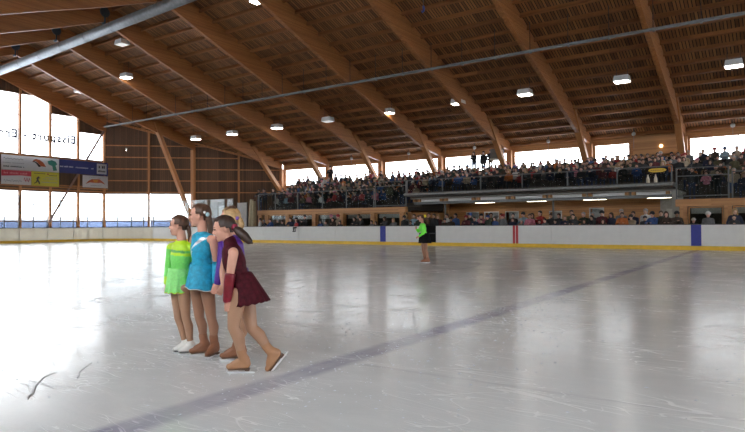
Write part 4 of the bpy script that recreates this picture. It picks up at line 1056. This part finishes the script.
# ------------------------------------------------------------------ spectators
def spectator_meshes(pose, vox=.022, hv=.02):
    """local figure facing -y, origin on the floor below the hips"""
    F, J = Fig(), Fig(); seated = pose.startswith('sit')
    f = V((0, -1, 0)); l = V((1, 0, 0)); u = Z
    hz = .50 if seated else .90
    lean = {'sit_lap': .04, 'sit_lean': .16, 'sit_cross': .0, 'sit_clap': .05, 'stand': .0, 'stand_rail': .14, 'stand_pocket': .02, 'stand_clap': .05}[pose]
    pel = V((0, 0, hz)); neck = V((0, -lean, hz+.50)); hc = neck+V((0, -.03-lean*.3, .165))
    F.ell(pel, ((.17, 0, 0), (0, .13, 0), (0, 0, .12)), 1); F.ell(pel.lerp(neck, .5), ((.15, 0, 0), (0, .11, 0), (0, 0, .28)), 0)
    F.cap(neck-V((0, 0, .03)), hc, .06, .06, 0)
    head(F, hc, f, u, 1.18, 0, 0)
    J.ell(pel+V((0, 0, .06)), ((.195, 0, 0), (0, .15, 0), (0, 0, .17))); J.ell(pel.lerp(neck, .55), ((.19, 0, 0), (0, .145, 0), (0, 0, .28)))
    J.cap(neck+V((-.15, .01, -.06)), neck+V((.15, .01, -.06)), .075, .075); J.cap(neck-V((0, 0, .03)), neck+V((0, -.01, .035)), .075, .07)
    for q in (-1, 1):
        sh = neck+V((q*.19, .01, -.07))
        if pose in ('sit_lap', 'sit_lean'): el = sh+V((q*.05, -.06, -.27)); wr = V((q*.09, -.30-lean*.5, hz+.12))
        elif pose == 'sit_cross': el = sh+V((q*.05, -.08, -.25)); wr = V((-q*.06, -.24, hz+.22))
        elif pose in ('sit_clap', 'stand_clap'): el = sh+V((q*.05, -.14, -.22)); wr = V((q*.04, -.38, hz+.34))
        elif pose == 'stand_rail': el = sh+V((q*.07, -.22, -.22)); wr = V((q*.12, -.52, hz+.25))
        elif pose == 'stand_pocket': el = sh+V((q*.10, .04, -.27)); wr = V((q*.19, -.08, hz+.0))
        else: el = sh+V((q*.05, .0, -.29)); wr = el+V((-q*.01, -.06, -.24))
        F.cap(sh, el, .045, .04, 0); F.cap(el, wr, .04, .03, 0); J.cap(sh, el, .068, .058); J.cap(el, el.lerp(wr, .93), .058, .046)
        d = (wr-el).normalized(); F.ell(wr+d*.05, ((.03, 0, 0), d*.06, d.cross(V((1, 0, 0))).normalized()*.02), 0)
        for k in (-1.5, -.5, .5, 1.5): F.cap(wr+d*.08+l*k*.015, wr+d*.13+l*k*.017, .010, .008, 0)
        F.cap(wr+d*.03-l*q*.025, wr+d*.08-l*q*.045, .012, .009, 0)
        hp = pel+V((q*.09, -.02, -.02))
        if seated: kn = hp+V((q*.03, -.42, .0)); an = V((kn.x, kn.y+.04, .08))
        else: kn = V((q*.10, -.03, .48)); an = V((q*.10, .02, .08))
        F.cap(hp, kn, .09, .065, 1); F.cap(kn, an, .065, .045, 1); F.cap(an+V((0, .03, -.03)), an+V((0, -.15, -.04)), .045, .04, 1)
    return F.fuse('person', [skin_m, dark_m], vox, 1), J.fuse('jacket', [dark_m], vox, 2), hc
def hair_meshes(vox=.018):
    out = {}
    c = V((0, 0, 0)); 
    def base(F, g=0): F.ell(c+V((0, .02, .045)), ((.088+g, 0, 0), (0, .098+g, 0), (0, 0, .088+g)))
    F = Fig(); base(F); F.ell(c+V((0, .065, -.02)), ((.075, 0, 0), (0, .045, 0), (0, 0, .07))); out['short'] = F.fuse('hair', [hair_br], vox, 2)
    F = Fig(); base(F, .003); F.ell(c+V((0, .06, -.08)), ((.095, 0, 0), (0, .055, 0), (0, 0, .15)))
    for q in (-1, 1): F.cap(c+V((q*.08, .01, .02)), c+V((q*.085, .0, -.14)), .03, .022)
    out['long'] = F.fuse('hair', [hair_br], vox, 2)
    F = Fig(); base(F); F.cap(c+V((0, .1, .02)), c+V((0, .15, -.10)), .035, .015); out['tied'] = F.fuse('hair', [hair_br], vox, 2)
    F = Fig(); F.ell(c+V((0, .015, .055)), ((.100, 0, 0), (0, .112, 0), (0, 0, .095))); F.cap(c+V((-.09, .0, .045)), c+V((.09, .0, .045)), .03, .03); out['hat'] = F.fuse('knit_hat', [hair_br], vox, 2)
    F = Fig(); F.ell(c+V((0, .015, .055)), ((.097, 0, 0), (0, .108, 0), (0, 0, .082))); F.ell(c+V((0, -.12, .055)), ((.075, 0, 0), (0, .07, 0), (0, 0, .012))); out['cap'] = F.fuse('cap', [hair_br], vox, 2)
    return out
POSES = ['sit_lap', 'sit_lean', 'sit_cross', 'sit_clap', 'stand', 'stand_rail', 'stand_pocket', 'stand_clap']
FM = {p: spectator_meshes(p) for p in POSES}
HM = hair_meshes()
FML = {p: spectator_meshes(p, .036) for p in ('sit_lap', 'sit_lean', 'sit_cross')}; HML = hair_meshes(.03)
SKINS = [M('fair skin', (.58, .36, .27), .55), M('tanned skin', (.45, .26, .18), .55), M('rosy skin', (.60, .33, .26), .55)]
COATS = [('black', (.012, .012, .014), 9), ('navy', (.015, .020, .050), 6), ('charcoal', (.035, .036, .04), 6), ('brown', (.045, .027, .018), 5), ('green', (.022, .035, .022), 2), ('maroon', (.09, .012, .018), 3), ('red', (.32, .022, .022), 3),
         ('grey', (.13, .13, .135), 3), ('beige', (.33, .26, .18), 2), ('white', (.55, .55, .53), 1), ('blue', (.04, .09, .25), 2), ('orange', (.42, .12, .025), 1), ('azure', (.25, .38, .46), 1), ('pink', (.48, .16, .22), 1), ('olive', (.085, .08, .04), 2)]
COATM = {n: M(n+' coat', c, .75, var=.15, scale=12) for n, c, w in COATS}
HAIRS = [('dark haired', 'short', (.018, .012, .010), 6), ('brown haired', 'short', (.06, .032, .018), 6), ('grey haired', 'short', (.30, .29, .28), 3), ('blond haired', 'long', (.34, .22, .10), 3), ('long haired', 'long', (.05, .027, .015), 4), ('ponytailed', 'tied', (.07, .035, .02), 3),
         ('black hatted', 'hat', (.015, .015, .017), 2), ('red hatted', 'hat', (.30, .02, .025), 1), ('white hatted', 'hat', (.55, .54, .52), 1), ('blue hatted', 'hat', (.04, .08, .24), 1), ('pink hatted', 'hat', (.50, .18, .26), 1), ('capped', 'cap', (.03, .03, .035), 2)]
HAIRM = {n: M(n+' hair colour', c, .6, var=.25, scale=30) for n, k, c, w in HAIRS}
HKIND = {n: k for n, k, c, w in HAIRS}
TROU = [M('dark trousers', (.02, .02, .025), .8), M('jeans', (.03, .045, .10), .8), M('brown trousers', (.05, .035, .025), .8)]
rs = random.Random(21)
def pick(L_): return rs.choices([x[0] for x in L_], [x[-1] for x in L_])[0]
count = 0
def spectator(p, pose, coat, hair, label, s=1.0, rz=0, group=None):
    global count; count += 1
    bm_, jm, hc = FM[pose]
    o = put('person', bm_, None, p, rz); o.scale = (s, s, s)
    for i, mt in enumerate((rs.choice(SKINS), rs.choice(TROU))):
        o.material_slots[i].link = 'OBJECT'; o.material_slots[i].material = mt
    j = put('jacket', jm, o); j.material_slots[0].link = 'OBJECT'; j.material_slots[0].material = COATM[coat]
    k = HKIND[hair]; h = put({'hat': 'knit_hat', 'cap': 'cap'}.get(k, 'hair'), HM[k], o, hc); h.scale = (1.18, 1.18, 1.18)
    h.material_slots[0].link = 'OBJECT'; h.material_slots[0].material = HAIRM[hair]
    return tag(o, label, 'spectator', group)
FXs = [XL0]+[FX(i) for i in range(2, 8)]+[8]
BAY = ['first strut bay', 'second strut bay', 'third strut bay', 'fourth strut bay', 'fifth strut bay', 'sixth strut bay', 'seventh strut bay', 'last strut bay']
def bay_of(x):
    for i in range(len(FXs)-1):
        if x < FXs[i+1]: return i
    return len(FXs)-2
def tread(i, x): return (3.3+.19*i) if XL1 < x < XR1 else (2.45+.31*i)
stuff = []
SPECIAL = [(-34.2, 42.2), (-20.4, 43.4), (-19.6, 43.4), (-18.95, 43.3), (-18.35, 43.2), (-3.24, 33.7), (-2.75, 33.7), (-3.9, 33.9), (-22.2, 33.8), (-21.2, 33.8), (-33.0, 32.2), (-17.7, 31.9), (-34.9, 34.0), (-34.3, 34.0), (-33.3, 34.0), (-28.2, 31.4), (-28.0, 31.75)]
def busy(x, y, d=.5): return any(math.hypot(x-a, y-b) < d for a, b in SPECIAL)
for r in range(8):
    x = rowx0(r)+.1; nb_ = {}
    while x < .2:
        x += rs.uniform(.50, .68)
        if r == 0 and (XL1-2.6 < x < XL1+.4 or XR1-.4 < x < XR1+2.6): continue
        if rs.random() < (.06 if r < 6 else .12): continue
        pose = rs.choice(['sit_lap', 'sit_lap', 'sit_lean', 'sit_cross', 'sit_clap']) if rs.random() < .9 or r == 0 else 'sit_lap'
        coat, hair = pick(COATS), pick(HAIRS)
        s = rs.choice([1, 1.02, .97, .94, .9, .8]); y = RY[r]+rs.uniform(-.08, .08)+.15
        if busy(x, y): continue
        rz = rs.uniform(-.35, .35)
        z = tread(r, x)
        if r < 3:
            b = bay_of(x); nb_[b] = nb_.get(b, 0)+1
            spectator((x, y, z), pose, coat, hair, '%s spectator in %s, %s along the %s gallery row, %s' % (hair, coat, ordn(nb_[b]-1), ['front', 'second', 'third', 'fourth'][r], BAY[b]), s, rz, 'seated gallery spectators')
        else: stuff.append((x, y, z, pose if pose in FML else 'sit_lap', coat, hair, s, rz))
# the farther rows as one crowd
def crowd(items):
    mats = []; mi = {}; V_, Fc, MI = [], [], []; off = 0
    def mid(mt):
        if mt.name not in mi: mi[mt.name] = len(mats); mats.append(mt)
        return mi[mt.name]
    cache = {}
    def arr(me):
        if me.name not in cache:
            v = np.zeros(len(me.vertices)*3); me.vertices.foreach_get('co', v)
            cache[me.name] = (v.reshape(-1, 3), [tuple(p.vertices) for p in me.polygons], [p.material_index for p in me.polygons])
        return cache[me.name]
    for x, y, z, pose, coat, hair, s, rz in items:
        b, j, hc = FML[pose]; c, sn = math.cos(rz), math.sin(rz); sk, tr = mid(rs.choice(SKINS)), mid(rs.choice(TROU))
        for me, o_, ms, sc in ((b, V((0, 0, 0)), (sk, tr), 1), (j, V((0, 0, 0)), (mid(COATM[coat]),), 1), (HML[HKIND[hair]], hc, (mid(HAIRM[hair]),), 1.18)):
            v, f, m_ = arr(me); q = (v*sc+np.array(o_))*s
            V_.append(np.stack([q[:, 0]*c-q[:, 1]*sn+x, q[:, 0]*sn+q[:, 1]*c+y, q[:, 2]+z], 1))
            Fc += [tuple(i+off for i in ff) for ff in f]; MI += [ms[k] for k in m_]; off += len(v)
    me = bpy.data.meshes.new('crowd'); me.from_pydata(np.concatenate(V_).tolist(), [], Fc)
    for mt in mats: me.materials.append(mt)
    me.polygons.foreach_set('material_index', MI); me.polygons.foreach_set('use_smooth', [True]*len(Fc)); me.update()
    o = put('crowd', me); o['kind'] = 'stuff'; o['label'] = 'dense crowd seated in the rear gallery rows below the windows'; o['category'] = 'crowd'
crowd(stuff)
# along the boards
refs_b = [(-36, 'by the rolled tarps'), (-31, 'left gallery posts'), (-26, 'left of the blue stripe'), (-20.8, 'between blue stripe and gate'), (-17, 'after the black gate'), (-12.1, 'between red stripe and lobby'), (-6.5, 'before the grey lobby'), (-3.4, 'after the blue stripe')]
def sect(x):
    k = 0
    for i, (a, n) in enumerate(refs_b):
        if x >= a: k = i
    return refs_b[k][1]
nb_ = {}
for row in (0, 1):
    x = -32.6
    while x < -.3:
        x += (rs.uniform(.40, .56) if XL1 < x < XR1 else rs.uniform(.42, .75)) if row == 0 else rs.uniform(.42, .72)
        mid_ = XL1 < x < XR1
        if -18.4 < x < -16.9 and row == 0: continue
        if row == 1 and not mid_ : 
            if rs.random() < .75: continue
        if rs.random() < (.06 if mid_ else .28): continue
        coat, hair = pick(COATS), pick(HAIRS)
        if row == 0: y, z, s = 31.75, .12, rs.choice([.88, .92, .97, 1, .84, .80]) ; pose = rs.choice(['stand_rail', 'stand_rail', 'stand', 'stand_clap'])
        else: y, z, s = 32.45, .12, rs.choice([1, 1.03, 1.06, 1.1]); pose = rs.choice(['stand', 'stand_pocket', 'stand_clap'])
        if busy(x, y): continue
        key = (row, sect(x)); nb_[key] = nb_.get(key, 0)+1
        spectator((x, y+rs.uniform(-.05, .08), z), pose, coat, hair, '%s spectator in %s %s, %s along, %s' % (hair, coat, 'leaning at the boards' if row == 0 else 'standing behind leaners', ordn(nb_[key]-1), key[1]), s, rs.uniform(-.4, .4), 'spectators along the boards')
struct(MB().box(-33.2, 3, 31.2, 32.95, 0, .12).build('floor_step', conc_m), 'low step behind the boards')
# people one can single out
bx = struct(MB().box(XL0, 0, 42.95, 44.3, 4.6, 5.25).build('floor_ledge', conc_m), 'ledge below the rear windows')
spectator((-20.4, 43.4, 5.25), 'stand_clap', 'black', 'long haired', 'long haired spectator standing in jeans against the rear window, first of three', 1.06)
spectator((-19.6, 43.4, 5.25), 'stand', 'black', 'dark haired', 'dark haired spectator standing against the rear window, middle of three', 1.05)
spectator((-18.95, 43.3, 5.3), 'stand_pocket', 'charcoal', 'brown haired', 'spectator standing beside the box on the pale stand', 1.06, .6)
spectator((-34.2, 42.2, 4.75), 'stand_clap', 'black', 'dark haired', 'tall man in black standing above the seated left crowd', 1.12, .5)
spectator((-3.24, 33.7, 2.46), 'stand_rail', 'pink', 'brown haired', 'child in a magenta jacket at the tall railing cage', .80)
spectator((-2.75, 33.7, 2.46), 'stand_rail', 'black', 'dark haired', 'child in black at the tall railing cage beside the magenta jacket', .82)
spectator((-3.9, 33.9, 2.46), 'stand', 'charcoal', 'brown haired', 'person in charcoal standing inside the tall railing cage near its post', .95)
spectator((-22.2, 33.8, 2.46), 'stand', 'olive', 'brown haired', 'person in olive standing inside the left railing cage', .95)
spectator((-21.2, 33.8, 2.46), 'stand_rail', 'charcoal', 'dark haired', 'person in charcoal at the left railing cage nearer the balcony', .95)
spectator((-33.0, 32.2, .12), 'stand', 'white', 'brown haired', 'spectator in a white jacket by the rolled tarps', 1.0, -.8)
spectator((-17.7, 31.9, .12), 'stand', 'black', 'dark haired', 'person in black standing behind the black gate', 1.06)
for i, (x, c_) in enumerate(((-34.9, 'black'), (-34.3, 'navy'), (-33.3, 'charcoal'))):
    spectator((x, 34.0, 2.46), 'stand_rail', c_, 'dark haired', 'person in %s standing at the corner end of the left gallery railing' % c_, 1.02, .4)
o = spectator((-28.2, 31.02, .80), 'sit_lap', 'red', 'brown haired', 'small child in red seated on the boards with legs dangling', .62)
spectator((-28.0, 31.75, .15), 'stand_clap', 'black', 'capped', 'adult in a cap holding the child seated on the boards', 1.08)

# ------------------------------------------------------------------ light
w_ = bpy.data.worlds.new('overcast sky'); S.world = w_; w_.use_nodes = True; t = w_.node_tree; t.nodes.clear()
bg = N(t, 'ShaderNodeBackground'); ow = N(t, 'ShaderNodeOutputWorld')
tc = N(t, 'ShaderNodeTexCoord'); sp = N(t, 'ShaderNodeSeparateXYZ'); L(t, tc.outputs['Generated'], sp.inputs[0])
L(t, ramp(t, val(t, 'ADD', val(t, 'MULTIPLY', sp.outputs[2], .5), .5), [(.45, (.86, .90, .95)), (.62, (1.0, .99, .97)), (1, (.92, .95, 1.0))]), bg.inputs[0])
bg.inputs[1].default_value = 7.3
L(t, bg.outputs[0], ow.inputs[0])
S.view_settings.view_transform = 'Standard'; S.view_settings.look = 'None'; S.view_settings.gamma = 1; S.view_settings.exposure = .26
S.cycles.use_denoising = True; S.cycles.max_bounces = 8; S.cycles.diffuse_bounces = 5; S.cycles.glossy_bounces = 4; S.cycles.transparent_max_bounces = 12
S.cycles.sample_clamp_indirect = 4
print('spectators', count, 'crowd', len(stuff))
